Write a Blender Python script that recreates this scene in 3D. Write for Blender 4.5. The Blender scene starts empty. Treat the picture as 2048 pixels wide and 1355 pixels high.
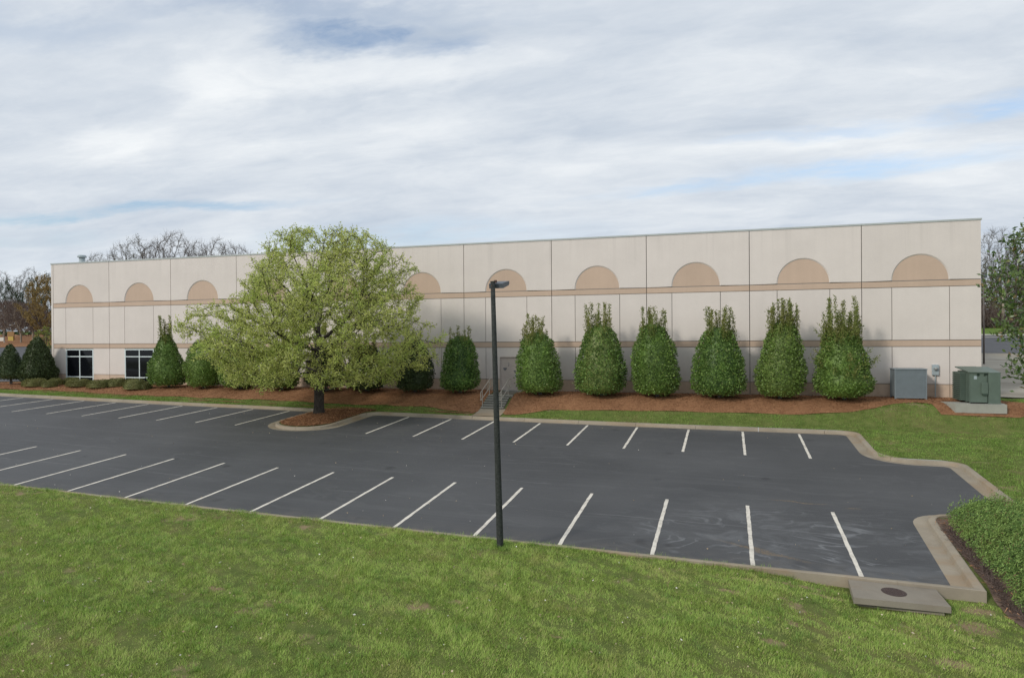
import bpy, math, random
import numpy as np
from mathutils import Vector, Matrix
from mathutils.geometry import delaunay_2d_cdt

rng = np.random.default_rng(7)
random.seed(7)
R = math.radians
scene = bpy.context.scene
COL = scene.collection

# ------------------------------------------------------------------ camera
FPX, PITCH, ROLL, YAW, CAMH = 1400.0, -0.003508, -0.006961, -0.298204, 6.0027
_r = Vector((math.cos(YAW), -math.sin(YAW), 0))
_f0 = Vector((math.sin(YAW), math.cos(YAW), 0))
_z = Vector((0, 0, 1))
CF = _f0 * math.cos(PITCH) + _z * math.sin(PITCH)
_u = -_f0 * math.sin(PITCH) + _z * math.cos(PITCH)
CR = _r * math.cos(ROLL) + _u * math.sin(ROLL)
CU = -_r * math.sin(ROLL) + _u * math.cos(ROLL)
cam = bpy.data.cameras.new('camera')
cam.sensor_width = 36.0
cam.lens = FPX / 2048 * 36
cam.clip_start = 0.1
cam.clip_end = 3000
camo = bpy.data.objects.new('camera', cam)
COL.objects.link(camo)
M = Matrix(((CR.x, CU.x, -CF.x), (CR.y, CU.y, -CF.y), (CR.z, CU.z, -CF.z)))
camo.matrix_world = Matrix.Translation((0, 0, CAMH)) @ M.to_4x4()
scene.camera = camo

def at(px, py, y):
    """photo pixel -> world point on the plane Y = y (used to survey the place)"""
    d = CF * FPX + CR * (px - 1024) + CU * -(py - 677.5)
    t = y / d.y
    return Vector((d.x * t, y, CAMH + d.z * t))

# ------------------------------------------------------------------ world, sun, exposure
SUN_EL, SUN_H = R(29), Vector((-0.575, -0.818, 0)).normalized()
world = bpy.data.worlds.new('World')
scene.world = world
world.use_nodes = True
wn = world.node_tree
wn.nodes.clear()

class NT:
    """tiny node-building helper"""
    def __init__(s, tree): s.t = tree
    def n(s, typ, ins=None, **kw):
        nd = s.t.nodes.new(typ)
        for k, v in kw.items(): setattr(nd, k, v)
        for k, v in (ins or {}).items():
            if isinstance(v, bpy.types.NodeSocket): s.t.links.new(v, nd.inputs[k])
            else: nd.inputs[k].default_value = v
        return nd
    def math(s, op, a, b=0.0, c=0.0, clamp=False):
        return s.n('ShaderNodeMath', {0: a, 1: b, 2: c}, operation=op, use_clamp=clamp).outputs[0]
    def vmath(s, op, a, b=(0, 0, 0)):
        nd = s.n('ShaderNodeVectorMath', {0: a, 1: b}, operation=op)
        return nd.outputs['Value'] if op in ('LENGTH', 'DOT_PRODUCT', 'DISTANCE') else nd.outputs[0]
    def noise(s, vec, scale, detail=4, rough=.55, dist=0.0):
        return s.n('ShaderNodeTexNoise', {'Vector': vec, 'Scale': scale, 'Detail': detail, 'Roughness': rough, 'Distortion': dist}).outputs[0]
    def map(s, v, a, b, c=0.0, d=1.0, smooth=False):
        return s.n('ShaderNodeMapRange', {0: v, 1: a, 2: b, 3: c, 4: d}, interpolation_type='SMOOTHSTEP' if smooth else 'LINEAR').outputs[0]
    def mix(s, fac, a, b, blend='MIX'):
        nd = s.n('ShaderNodeMix', data_type='RGBA', blend_type=blend, clamp_factor=True)
        for k, v in ((0, fac), (6, a), (7, b)):
            if isinstance(v, bpy.types.NodeSocket): s.t.links.new(v, nd.inputs[k])
            else: nd.inputs[k].default_value = v if k == 0 else (*v, 1) if len(v) == 3 else v
        return nd.outputs[2]

W = NT(wn)
sky = W.n('ShaderNodeTexSky', sky_type='NISHITA', sun_disc=False, sun_elevation=SUN_EL,
          sun_rotation=math.atan2(SUN_H.x, SUN_H.y), altitude=200, air_density=1.0, dust_density=1.5, ozone_density=1.0)
tc = W.n('ShaderNodeTexCoord').outputs['Generated']
sep = W.n('ShaderNodeSeparateXYZ', {0: tc})
den = W.math('ADD', W.math('MAXIMUM', sep.outputs[2], 0.0), 0.16)
pxy = W.n('ShaderNodeCombineXYZ', {0: W.math('DIVIDE', sep.outputs[0], den), 1: W.math('DIVIDE', sep.outputs[1], den), 2: 0.0}).outputs[0]
# cloud sheet: broad soft layers, puffy detail on top, a few thin openings
rot = W.n('ShaderNodeMapping', {'Vector': pxy, 'Rotation': (0, 0, -0.20), 'Scale': (0.62, 1.15, 1.0)}).outputs[0]
warp = W.n('ShaderNodeTexNoise', {'Vector': rot, 'Scale': 1.1, 'Detail': 5.0, 'Roughness': .55}).outputs[1]
warp = W.vmath('MULTIPLY', W.vmath('SUBTRACT', warp, (.5, .5, .5)), (.55, .35, 0))
rw = W.vmath('ADD', rot, warp)
n_big = W.noise(W.vmath('ADD', rw, (3.1, 8.4, 0)), .95, 8, .55)
n_mid = W.noise(W.vmath('ADD', rw, (11.7, 2.2, 0)), 2.3, 9, .60)
n_fine = W.noise(W.vmath('ADD', rw, (1.7, 14.2, 0)), 5.2, 9, .66)
n_gap = W.noise(W.vmath('ADD', rw, (5.3, 21.6, 0)), 0.8, 9, .62)
wob = W.n('ShaderNodeTexNoise', {'Vector': rot, 'Scale': 2.2, 'Detail': 6.0, 'Roughness': .62}).outputs[1]
pw = W.vmath('ADD', pxy, W.vmath('MULTIPLY', W.vmath('SUBTRACT', wob, (.5, .5, .5)), (.75, .5, 0)))

def cloud_blob(px, py, hw, hh, sharp=1.0, tilt=0.0, lo=1.45, hi=.15):
    """soft elongated patch in the cloud layer around the direction of a photo pixel"""
    def P(a, b):
        d = (CF * FPX + CR * (a - 1024) + CU * -(b - 677.5)).normalized()
        return Vector((d.x / (max(d.z, 0) + .16), d.y / (max(d.z, 0) + .16), 0))
    c = P(px, py)
    ax = (P(px + hw, py - hw * tilt) - P(px - hw, py + hw * tilt)) / 2
    ay = (P(px, py - hh) - P(px, py + hh)) / 2
    rel = W.vmath('SUBTRACT', pw, tuple(c))
    det = ax.x * ay.y - ax.y * ay.x
    u = W.vmath('DOT_PRODUCT', rel, (ay.y / det, -ay.x / det, 0))
    v = W.vmath('DOT_PRODUCT', rel, (-ax.y / det, ax.x / det, 0))
    l = W.vmath('LENGTH', W.n('ShaderNodeCombineXYZ', {0: u, 1: v, 2: 0.0}).outputs[0])
    return W.map(l, lo, hi, 0, sharp, True)

gap = W.map(n_gap, .36, .20, 0, .7, True)
for b in ((720, 55, 190, 42, .8), (600, 12, 420, 30, .45, .05), (1700, 338, 320, 24, .6, .06), (1400, 372, 260, 14, .45, .08), (2020, 228, 190, 26, .62, .15), (1640, 262, 220, 14, .4, .05), (230, 420, 380, 13, .8, .06), (820, 470, 380, 34, .4, .03), (60, 470, 160, 22, .3), (120, 60, 300, 40, .3)):
    gap = W.math('MAXIMUM', gap, cloud_blob(*b))
gap = W.math('MULTIPLY', gap, W.map(n_fine, .34, .60, .30, 1.0, True))
bright = None
for b in ((760, 130, 430, 46, 1.0, .10), (440, 180, 120, 60, .9, .3), (225, 305, 110, 46, .9), (300, 300, 90, 40, .5), (1500, 150, 500, 50, .45), (640, 285, 330, 36, .5, .08), (1480, 285, 420, 20, .5, .1), (1980, 380, 200, 40, .5), (1900, 300, 260, 18, .4)):
    q = cloud_blob(*b)
    bright = q if bright is None else W.math('MAXIMUM', bright, q)
dark = None
for b in ((330, 250, 260, 40, .6), (900, 210, 380, 44, .55, .05), (850, 40, 420, 60, .5), (1250, 240, 400, 30, .4), (300, 360, 420, 22, .5)):
    q = cloud_blob(*b)
    dark = q if dark is None else W.math('MAXIMUM', dark, q)
shade = W.math('ADD', W.map(n_big, .34, .66, 0, .38), W.math('ADD', W.map(n_mid, .35, .65, 0, .35), W.map(n_fine, .35, .65, 0, .27)))
shade = W.math('ADD', W.math('MULTIPLY', shade, .85), W.math('SUBTRACT', W.math('MULTIPLY', bright, .42), W.math('MULTIPLY', dark, .22)), clamp=True)
cloud = W.mix(shade, (2.75, 3.15, 3.7), (4.95, 5.1, 5.2))
hz = W.map(sep.outputs[2], 0.0, .14, .5, 0.0, True)
cloud = W.mix(hz, cloud, (3.7, 4.15, 4.55))
skyc = W.mix(W.math('SUBTRACT', 1.0, gap, clamp=True), W.mix(1.0, sky.outputs[0], (.76, .82, .86), 'MULTIPLY'), cloud)
bg = W.n('ShaderNodeBackground', {'Color': skyc, 'Strength': 0.15})
wo = W.n('ShaderNodeOutputWorld', {'Surface': bg.outputs[0]})
world.cycles.sampling_method = 'MANUAL'
world.cycles.sample_map_resolution = 256

sl = bpy.data.lights.new('sun', 'SUN')
sl.energy = 1.55
sl.angle = R(8)
sl.color = (1.0, .94, .85)
so = bpy.data.objects.new('sun', sl)
COL.objects.link(so)
sun_dir = SUN_H * math.cos(SUN_EL) + Vector((0, 0, math.sin(SUN_EL)))
so.rotation_euler = sun_dir.to_track_quat('Z', 'Y').to_euler()
so.location = sun_dir * 80

scene.view_settings.view_transform = 'Standard'
scene.view_settings.look = 'None'
scene.view_settings.exposure = 0.32
scene.view_settings.gamma = 1.0
scene.view_settings.use_curve_mapping = False
scene.render.engine = 'CYCLES'
scene.cycles.max_bounces = 5
scene.cycles.use_denoising = True
scene.cycles.denoising_input_passes = 'RGB_ALBEDO_NORMAL'
scene.cycles.denoising_prefilter = 'NONE'
scene.cycles.transparent_max_bounces = 8

# ------------------------------------------------------------------ materials
MATS = {}
def new_mat(name):
    m = bpy.data.materials.new(name)
    m.use_nodes = True
    t = m.node_tree
    t.nodes.clear()
    MATS[name] = m
    return m, NT(t)

def finish(N, col, rough=.8, spec=.3, bump=None, bstr=.3, bdist=.02, metallic=0.0, trans=0.0):
    ins = {'Base Color': col if isinstance(col, bpy.types.NodeSocket) else (*col, 1), 'Roughness': rough, 'Specular IOR Level': spec, 'Metallic': metallic}
    if bump is not None:
        ins['Normal'] = N.n('ShaderNodeBump', {'Height': bump, 'Strength': bstr, 'Distance': bdist}).outputs[0]
    p = N.n('ShaderNodeBsdfPrincipled', ins).outputs[0]
    if trans:
        tr = N.n('ShaderNodeBsdfTranslucent', {'Color': ins['Base Color']}).outputs[0]
        p = N.n('ShaderNodeMixShader', {0: trans, 1: p, 2: tr}).outputs[0]
    N.n('ShaderNodeOutputMaterial', {'Surface': p})

def pos(N): return N.n('ShaderNodeNewGeometry').outputs['Position']
def island(N): return N.n('ShaderNodeNewGeometry').outputs['Random Per Island']
def obrand(N): return N.n('ShaderNodeObjectInfo').outputs['Random']

def mat_plain(name, col, var=.12, scale=6.0, rough=.7, spec=.3, bump=.15, metallic=0.0):
    m, N = new_mat(name)
    p = pos(N)
    n = N.noise(p, scale, 5, .6)
    c = N.mix(N.map(n, .25, .75), tuple(v * (1 - var) for v in col), tuple(min(1, v * (1 + var)) for v in col))
    finish(N, c, rough, spec, N.noise(p, scale * 8, 4), bump, .01, metallic)
    return m

def mat_wall(name, col, streak=.10, mott=.06):
    """painted tilt-up concrete: mottling, faint vertical run marks, slight tone change from field to field"""
    m, N = new_mat(name)
    p = pos(N)
    mt = N.noise(p, .7, 6, .6)
    st = N.noise(N.vmath('MULTIPLY', p, (2.6, 2.6, .10)), 1.0, 6, .6)
    fine = N.noise(p, 22, 4, .6)
    f = N.math('ADD', N.map(mt, .3, .7, -mott, mott), N.map(st, .35, .7, streak * .35, -streak * .65))
    f = N.math('ADD', f, N.map(fine, .3, .7, -.025, .025))
    f = N.math('ADD', f, N.map(obrand(N), 0, 1, -.035, .035))
    f = N.math('ADD', f, 1.0)
    c = N.n('ShaderNodeVectorMath', {0: col, 1: (1, 1, 1)}, operation='MULTIPLY')
    sc_ = N.n('ShaderNodeVectorMath', {0: c.outputs[0]}, operation='SCALE')
    N.t.links.new(f, sc_.inputs['Scale'])
    dirt = N.map(N.noise(N.vmath('MULTIPLY', p, (5, 5, .22)), 1.0, 5, .65), .6, .82, 0, .15, True)
    c = N.mix(dirt, sc_.outputs[0], tuple(v * .74 for v in col))
    zz_ = N.n('ShaderNodeSeparateXYZ', {0: p}).outputs[2]
    run = N.math('MULTIPLY', N.map(N.noise(N.vmath('MULTIPLY', p, (3.2, 3.2, .05)), 1.0, 5, .7), .50, .74, 0, 1, True), N.map(zz_, 9.4, 11.95, 0.0, .22))
    c = N.mix(run, c, (col[0] * .60, col[1] * .60, col[2] * .60))
    spl = N.math('MULTIPLY', N.map(N.noise(p, 1.6, 6, .7), .42, .70, 0, 1, True), N.map(zz_, 3.5, 2.5, 0.0, .45))
    c = N.mix(spl, c, (.30, .19, .12))
    finish(N, c, .88, .2, N.noise(p, 60, 4), .22, .006)
    return m

mat_wall('wall_paint', (.655, .600, .556), .025, .035)
mat_wall('band_paint', (.52, .395, .305), .04, .04)
mat_wall('base_paint', (.56, .44, .34), .12, .06)
mat_plain('joint_fill', (.22, .205, .185), .1, 3)
mat_plain('coping_metal', (.40, .43, .42), .06, 2, .45, .5)
mat_plain('roofing', (.5, .5, .48), .1, 1)
mat_plain('window_frame', (.62, .70, .70), .04, 3, .4, .5)
m, N = new_mat('dark_glass'); finish(N, (.006, .007, .009), .05, .22)
mat_plain('door_paint', (.50, .435, .39), .07, 4, .55, .4)
mat_plain('door_smudge', (.16, .16, .17), .2, 25, .8)
mat_plain('steel', (.45, .46, .47), .08, 10, .4, .5, .1, .6)
mat_plain('rail_paint', (.40, .37, .32), .1, 8, .5, .5)
mat_plain('pole_paint', (.036, .040, .037), .6, 16, .8, .2, .4)
mat_plain('lamp_paint', (.075, .088, .105), .2, 9, .5, .45)
mat_plain('photocell_plastic', (.10, .055, .04), .2, 20, .6)
mat_plain('lens_glass', (.30, .31, .30), .1, 20, .25, .5)
mat_plain('transformer_paint', (.105, .142, .115), .14, 2.5, .5, .4, .1)
mat_plain('transformer_shade', (.055, .085, .066), .1, 3, .6, .3, .1)  # transformer green darkened for shade under the padlock box; also lugs, radiator core
mat_plain('condenser_paint', (.18, .215, .235), .08, 3, .5, .4, .1)
mat_plain('meter_paint', (.34, .40, .42), .06, 6, .45, .5, .1)
mat_plain('iron', (.060, .038, .033), .35, 22, .65, .4, .5)
mat_plain('yellow_paint', (.45, .33, .08), .1, 4)
mat_plain('brown_paint', (.26, .15, .06), .1, 4)
mat_plain('pale_paint', (.58, .57, .52), .08, 4)
mat_plain('black_rubber', (.02, .02, .02), .1, 4)

def mat_concrete(name, col, stain, orange=0.0, fine=1.0):
    m, N = new_mat(name)
    p = pos(N)
    n = N.noise(p, 1.3, 7, .62)
    s2 = N.noise(p, .45, 5, .6, .4)
    g = N.noise(p, 34, 4, .7)
    c = N.mix(N.map(n, .3, .7), tuple(v * .86 for v in col), tuple(v * 1.1 for v in col))
    c = N.mix(N.map(s2, .5, .72, 0, stain, True), c, tuple(v * .55 for v in col))
    if orange:
        o = N.noise(N.vmath('MULTIPLY', p, (.35, .9, 1)), 1.1, 5, .6)
        c = N.mix(N.map(o, .45, .66, 0, orange, True), c, (col[0] * .95, col[1] * .70, col[2] * .45))
    c = N.mix(N.map(g, .3, .7, .22 * fine, 0), c, tuple(v * .6 for v in col))
    c = N.mix(N.map(obrand(N), 0, 1, 0, .16), c, tuple(v * .7 for v in col))
    finish(N, c, .9, .2, g, .35, .008)
    return m
mat_concrete('kerb_concrete', (.34, .295, .23), .5, .45)
mat_concrete('slab_concrete', (.275, .245, .20), .85, .25)
mat_concrete('step_concrete', (.17, .16, .135), .6)
mat_concrete('pad_concrete', (.36, .36, .32), .35)
m, N = new_mat('apron_concrete')
p = pos(N)
c = N.mix(N.map(N.noise(N.vmath('MULTIPLY', p, (.10, .35, 1)), 1.0, 6, .6, .6), .35, .68), (.40, .37, .31), (.24, .215, .175))
finish(N, c, .9, .2)

# asphalt: sealed, with long faint rolling marks, pale dried-water marks and silt near the low corner
m, N = new_mat('asphalt')
p = pos(N)
g = N.noise(p, 55, 3, .7)
lo = N.noise(p, .16, 5, .55)
st = N.noise(N.vmath('MULTIPLY', p, (.05, 1.5, 1)), 1.0, 6, .6, .15)
c = N.mix(N.map(lo, .36, .64), (.051, .053, .057), (.080, .082, .086))
c = N.mix(N.map(st, .52, .74, 0, .42, True), c, (.104, .106, .110))
c = N.mix(N.map(g, .35, .75, 0, .5), c, (.096, .097, .099))
low = N.map(N.vmath('LENGTH', N.vmath('MULTIPLY', N.vmath('SUBTRACT', p, (1.8, 21.5, 0)), (.15, .23, 0))), 1.0, .25, 0, 1, True)
sw = N.noise(N.vmath('ADD', N.vmath('MULTIPLY', p, (.55, 1.0, 0)), (4.0, 1.0, 0)), .55, 4, .5, 2.2)
ridge = N.math('SUBTRACT', 1.0, N.map(N.math('ABSOLUTE', N.math('SUBTRACT', sw, .5)), 0.0, .045, 0, 1, True))
film = N.map(N.noise(N.vmath('MULTIPLY', p, (.6, .9, 1)), .8, 6, .65, 1.2), .46, .72, 0, .6, True)
dry = N.math('MULTIPLY', low, N.math('MAXIMUM', N.math('MULTIPLY', ridge, N.map(N.noise(p, .9, 3), .42, .62)), film))
c = N.mix(N.math('MULTIPLY', dry, .8), c, (.20, .207, .215))
# construction seams along the rows, drips in the stalls, pale dust towards the kerbs
sy_ = N.n('ShaderNodeSeparateXYZ', {0: p})
wy = N.math('ADD', sy_.outputs[1], N.map(N.noise(p, .5, 4), 0, 1, -.22, .22))
seam = None
for yy in (31.2, 28.3, 25.35, 22.4):
    q = N.map(N.math('ABSOLUTE', N.math('SUBTRACT', wy, yy)), .012, .045, 1, 0, True)
    seam = q if seam is None else N.math('MAXIMUM', seam, q)
seam = N.math('MULTIPLY', seam, N.map(N.noise(N.vmath('MULTIPLY', p, (.25, 1, 1)), 1.4, 5, .7), .42, .64, 0, .6, True))
c = N.mix(seam, c, (.17, .172, .175))
vo = N.n('ShaderNodeTexVoronoi', {'Vector': N.vmath('ADD', N.vmath('MULTIPLY', p, (1, 1, 0)), N.vmath('MULTIPLY', N.n('ShaderNodeTexNoise', {'Vector': p, 'Scale': 3.0, 'Detail': 4.0}).outputs[1], (.35, .35, 0))), 'Scale': .55}).outputs[0]
c = N.mix(N.math('MULTIPLY', N.map(vo, .16, .05, 0, .6, True), N.map(N.noise(p, .33, 3), .45, .6)), c, (.022, .022, .024))
dust = N.math('MAXIMUM', N.map(sy_.outputs[1], 35.6, 36.8, 0, 1), N.map(sy_.outputs[1], 20.4, 19.3, 0, 1))
c = N.mix(N.math('MULTIPLY', dust, N.map(N.noise(p, 1.7, 6, .7), .42, .72, 0, .6)), c, (.15, .135, .115))
tyre = N.noise(N.vmath('ADD', N.vmath('MULTIPLY', p, (.10, .55, 0)), (2.0, 9.0, 0)), 1.0, 3, .5, 1.6)
c = N.mix(N.map(N.math('ABSOLUTE', N.math('SUBTRACT', tyre, .5)), .016, .004, 0, .35, True), c, (.105, .107, .11))
# silt trails
def streak(N, p, cx, cy, ang, L, Wd):
    rel = N.n('ShaderNodeVectorRotate', {'Vector': N.vmath('SUBTRACT', p, (cx, cy, 0)), 'Angle': -ang}, rotation_type='Z_AXIS').outputs[0]
    wobb = N.vmath('MULTIPLY', N.vmath('SUBTRACT', N.n('ShaderNodeTexNoise', {'Vector': p, 'Scale': 1.5, 'Detail': 5.0}).outputs[1], (.5, .5, .5)), (.5, .5, 0))
    rel = N.vmath('MULTIPLY', N.vmath('ADD', rel, wobb), (1 / L, 1 / Wd, 0))
    return N.map(N.vmath('LENGTH', rel), 1.1, .35, 0, 1, True)
silt = N.math('MAXIMUM', streak(N, p, .95, 20.5, -.42, 1.5, .14), N.math('MAXIMUM', streak(N, p, 2.3, 25.3, -.1, 1.1, .09), streak(N, p, 3.9, 25.0, .1, .3, .07)))
sg = N.map(N.noise(p, 16, 4, .7), .4, .62, .1, .8)
c = N.mix(N.math('MULTIPLY', silt, sg), c, (.20, .145, .085))
# grit specks
vor = N.n('ShaderNodeTexVoronoi', {'Vector': p, 'Scale': 7.0}).outputs[0]
sp = N.math('MULTIPLY', N.map(vor, .06, .035, 0, 1), N.map(N.noise(p, .6, 3), .52, .66))
c = N.mix(N.math('MULTIPLY', sp, .6), c, (.25, .24, .22))
finish(N, c, .72, .38, g, .5, .006)
m, N = new_mat('road_asphalt')
c = N.mix(N.noise(pos(N), .4, 5), (.075, .077, .084), (.105, .107, .114)); finish(N, c, .85, .3)
m, N = new_mat('line_paint')
p = pos(N)
c = N.mix(N.map(N.noise(p, 3.2, 8, .8), .43, .70, 0, .8, True), (.72, .675, .59), (.34, .31, .27))
c = N.mix(N.map(N.noise(p, 60, 3, .7), .55, .75, 0, .45), c, (.2, .19, .18))
finish(N, c, .75, .3)

BARE_SPOTS = [(-6.5, 14.05, .36, .24), (-5.85, 14.55, .22, .10), (.03, 17.3, .34, .13), (.3, 18.2, .4, .12), (.85, 14.9, .26, .16), (1.3, 16.1, .22, .12), (2.3, 18.1, .40, .14), (1.6, 18.4, .7, .12), (5.0, 17.3, .5, .35), (4.2, 15.4, .45, .24), (-3.3, 13.65, .2, .08), (-11.4, 13.5, .24, .12), (5.4, 18.3, .35, .25)]
# ground: thatch and soil between the blades
m, N = new_mat('turf_soil')
p = pos(N)
a = N.noise(p, .35, 5, .6)
b = N.noise(p, 2.4, 5, .65)
c = N.mix(N.map(b, .3, .7), (.090, .125, .032), (.165, .190, .058))
c = N.mix(N.map(a, .5, .7, 0, .6, True), c, (.20, .165, .075))
bare = N.map(N.noise(N.vmath('ADD', p, (7, 3, 0)), .62, 5, .6), .60, .70, 0, .9, True)
c = N.mix(bare, c, (.32, .23, .15))
sepp = N.n('ShaderNodeSeparateXYZ', {0: p})
for cx_, cy_, L_, W_ in BARE_SPOTS:
    spot = N.map(N.vmath('LENGTH', N.vmath('MULTIPLY', N.vmath('ADD', N.vmath('SUBTRACT', p, (cx_, cy_, 0)), N.vmath('MULTIPLY', N.vmath('SUBTRACT', N.n('ShaderNodeTexNoise', {'Vector': p, 'Scale': 4.0, 'Detail': 4.0}).outputs[1], (.5, .5, .5)), (.6, .6, 0))), (1 / L_, 1 / W_, 0))), 1.3, .5, 0, .9, True)
    c = N.mix(spot, c, N.mix(N.noise(p, 9, 5, .7), (.17, .12, .065), (.40, .29, .19)))
far = N.map(sepp.outputs[1], 44, 60)
c = N.mix(far, c, N.mix(b, (.105, .17, .035), (.14, .20, .045)))
finish(N, c, .95, .1, N.noise(p, 20, 5, .7), .9, .04)
m, N = new_mat('grass_blade')
p = pos(N)
a = N.noise(p, .75, 6, .68)
b = N.noise(N.vmath('ADD', p, (31, 5, 0)), 1.6, 5, .65)
ri = island(N)
c = N.mix(ri, (.195, .295, .054), (.55, .72, .18))
c = N.mix(N.map(a, .48, .70, 0, .55, True), c, (.52, .50, .19))
c = N.mix(N.map(b, .52, .72, 0, .55, True), c, (.17, .36, .075))
c = N.mix(N.map(N.math('FRACT', N.math('MULTIPLY', ri, 37.7)), .86, .93, 0, .85), c, (.55, .45, .24))
finish(N, c, .6, .25, trans=.3)
m, N = new_mat('verge_blade')
ri = island(N)
c = N.mix(ri, (.11, .20, .038), (.33, .49, .105))
c = N.mix(N.map(N.noise(pos(N), .8, 5, .65), .52, .70, 0, .6, True), c, (.42, .40, .15))
finish(N, c, .6, .25, trans=.3)
m, N = new_mat('tuft_blade')
ri = island(N)
c = N.mix(ri, (.11, .20, .04), (.36, .52, .125)); finish(N, c, .6, .25, trans=.3)
m, N = new_mat('pine_straw')
p = pos(N)
c = N.mix(N.map(N.noise(p, 1.1, 6, .65), .3, .7), (.17, .082, .042), (.305, .158, .082))
c = N.mix(N.map(N.noise(N.vmath('MULTIPLY', p, (1, 1, 1)), 14, 5, .75), .35, .7, 0, .65), c, (.40, .215, .115))
finish(N, c, .95, .1, N.noise(p, 26, 5, .8), 1.0, .04)
m, N = new_mat('duff')
p = pos(N)
c = N.mix(N.map(N.noise(p, 3.0, 6, .7), .35, .68), (.12, .085, .065), (.27, .19, .145))
finish(N, c, .95, .1, N.noise(p, 26, 5, .8), 1.0, .04)
m, N = new_mat('straw_needle')
ri = island(N)
c = N.mix(ri, (.07, .028, .014), (.56, .30, .16)); finish(N, c, .9, .15)

def mat_leaf(name, c0, c1, c2=None, rough=.5, spec=.35, trans=.25, pscale=.8, odd=None):
    m, N = new_mat(name)
    ri = island(N)
    c = N.mix(ri, c0, c1)
    if c2 is not None:
        c = N.mix(N.map(N.noise(pos(N), pscale, 4, .6), .45, .68, 0, .75, True), c, c2)
    if name.startswith('holly') or name.startswith('hedge'):
        c = N.mix(N.map(obrand(N), 0, 1, 0, .26), c, (c1[0] * 1.25, c1[1] * 1.0, c1[2] * .8))
        c = N.mix(N.map(N.noise(pos(N), 2.4, 4, .6), .62, .72, 0, .5, True), c, (c1[0] * 1.5, c1[1] * 1.25, c1[2]))
    if odd is not None:
        c = N.mix(N.map(N.math('FRACT', N.math('MULTIPLY', ri, 53.3)), 1 - odd[0], 1 - odd[0] + .02), c, odd[1])
    finish(N, c, rough, spec, trans=trans)
mat_leaf('pear_leaf', (.41, .48, .11), (.76, .78, .28), (.50, .64, .155), .5, .2, .48, .5, (.05, (.58, .58, .40)))
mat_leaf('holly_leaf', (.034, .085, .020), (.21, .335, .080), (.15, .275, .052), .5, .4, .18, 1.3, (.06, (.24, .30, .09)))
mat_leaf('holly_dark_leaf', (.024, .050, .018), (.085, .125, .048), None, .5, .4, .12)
mat_leaf('holly_shoot_leaf', (.12, .17, .035), (.27, .31, .09), (.24, .23, .08), .45, .35, .3, 1.5)
mat_leaf('hedge_leaf', (.055, .075, .020), (.21, .22, .075), (.16, .15, .05), .55, .3, .15, 2.0)
mat_leaf('juniper_spray', (.045, .105, .024), (.30, .44, .12), (.19, .27, .065), .6, .25, .15, 1.4, (.05, (.17, .105, .055)))
mat_leaf('magnolia_leaf', (.036, .078, .018), (.155, .225, .06), None, .35, .5, .15, 1, (.08, (.20, .15, .06)))
mat_leaf('pine_needle_clump', (.018, .044, .022), (.050, .085, .036), None, .6, .2, .1)
mat_leaf('olive_leaf', (.075, .075, .030), (.145, .135, .062), (.09, .09, .04), .6, .2, .2)
mat_leaf('amber_leaf', (.22, .155, .055), (.35, .255, .10), None, .6, .2, .3)
mat_leaf('litter_leaf', (.22, .15, .08), (.62, .52, .36), None, .8, .2, 0, 1, (.15, (.75, .72, .66)))
mat_leaf('lime_leaf', (.16, .21, .035), (.29, .34, .075), None, .6, .2, .3)
mat_leaf('twig_brown', (.10, .072, .062), (.19, .145, .125), None, .8, .1, 0)
mat_leaf('twig_grey', (.11, .10, .095), (.22, .205, .19), None, .8, .1, 0)
mat_plain('bark_dark', (.058, .050, .043), .55, 9, .9, .2, 1.0)
mat_plain('bark_grey', (.135, .12, .11), .3, 8, .9, .2, .6)
mat_plain('bark_pale', (.32, .27, .215), .2, 8, .85, .2, .4)
mat_plain('bark_brown', (.085, .062, .045), .3, 10, .9, .2, .6)

# ------------------------------------------------------------------ object helpers
def link(o, parent=None):
    COL.objects.link(o)
    if parent is not None: o.parent = parent
    return o

def tag(o, label=None, cat=None, group=None, kind=None):
    if label: o['label'] = label
    if cat: o['category'] = cat
    if group: o['group'] = group
    if kind: o['kind'] = kind
    return o

def empty(name, loc=(0, 0, 0), parent=None):
    o = bpy.data.objects.new(name, None)
    o.empty_display_size = .3
    o.location = loc
    return link(o, parent)

def mesh_np(name, verts, faces, mat, parent=None, smooth=False, loc=None):
    """verts (N,3), faces (M,k) arrays -> one mesh object; verts are in world space, re-based on loc when given"""
    verts = np.asarray(verts, dtype=np.float32)
    if loc is not None: verts = verts - np.asarray(loc, dtype=np.float32)
    elif parent is not None and parent.type == 'EMPTY':
        verts = verts - np.asarray(wloc(parent), dtype=np.float32)
    faces = np.asarray(faces, dtype=np.int32)
    me = bpy.data.meshes.new(name)
    me.vertices.add(len(verts))
    me.vertices.foreach_set('co', verts.ravel())
    k = faces.shape[1]
    me.loops.add(faces.size)
    me.loops.foreach_set('vertex_index', faces.ravel())
    me.polygons.add(len(faces))
    me.polygons.foreach_set('loop_start', np.arange(0, faces.size, k, dtype=np.int32))
    if smooth: me.polygons.foreach_set('use_smooth', np.ones(len(faces), dtype=bool))
    me.update(calc_edges=True)
    me.materials.append(MATS[mat])
    o = bpy.data.objects.new(name, me)
    if loc is not None: o.location = loc
    return link(o, parent)

def wloc(o):
    v = Vector((0, 0, 0))
    while o is not None:
        v += o.location
        o = o.parent
    return v

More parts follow.
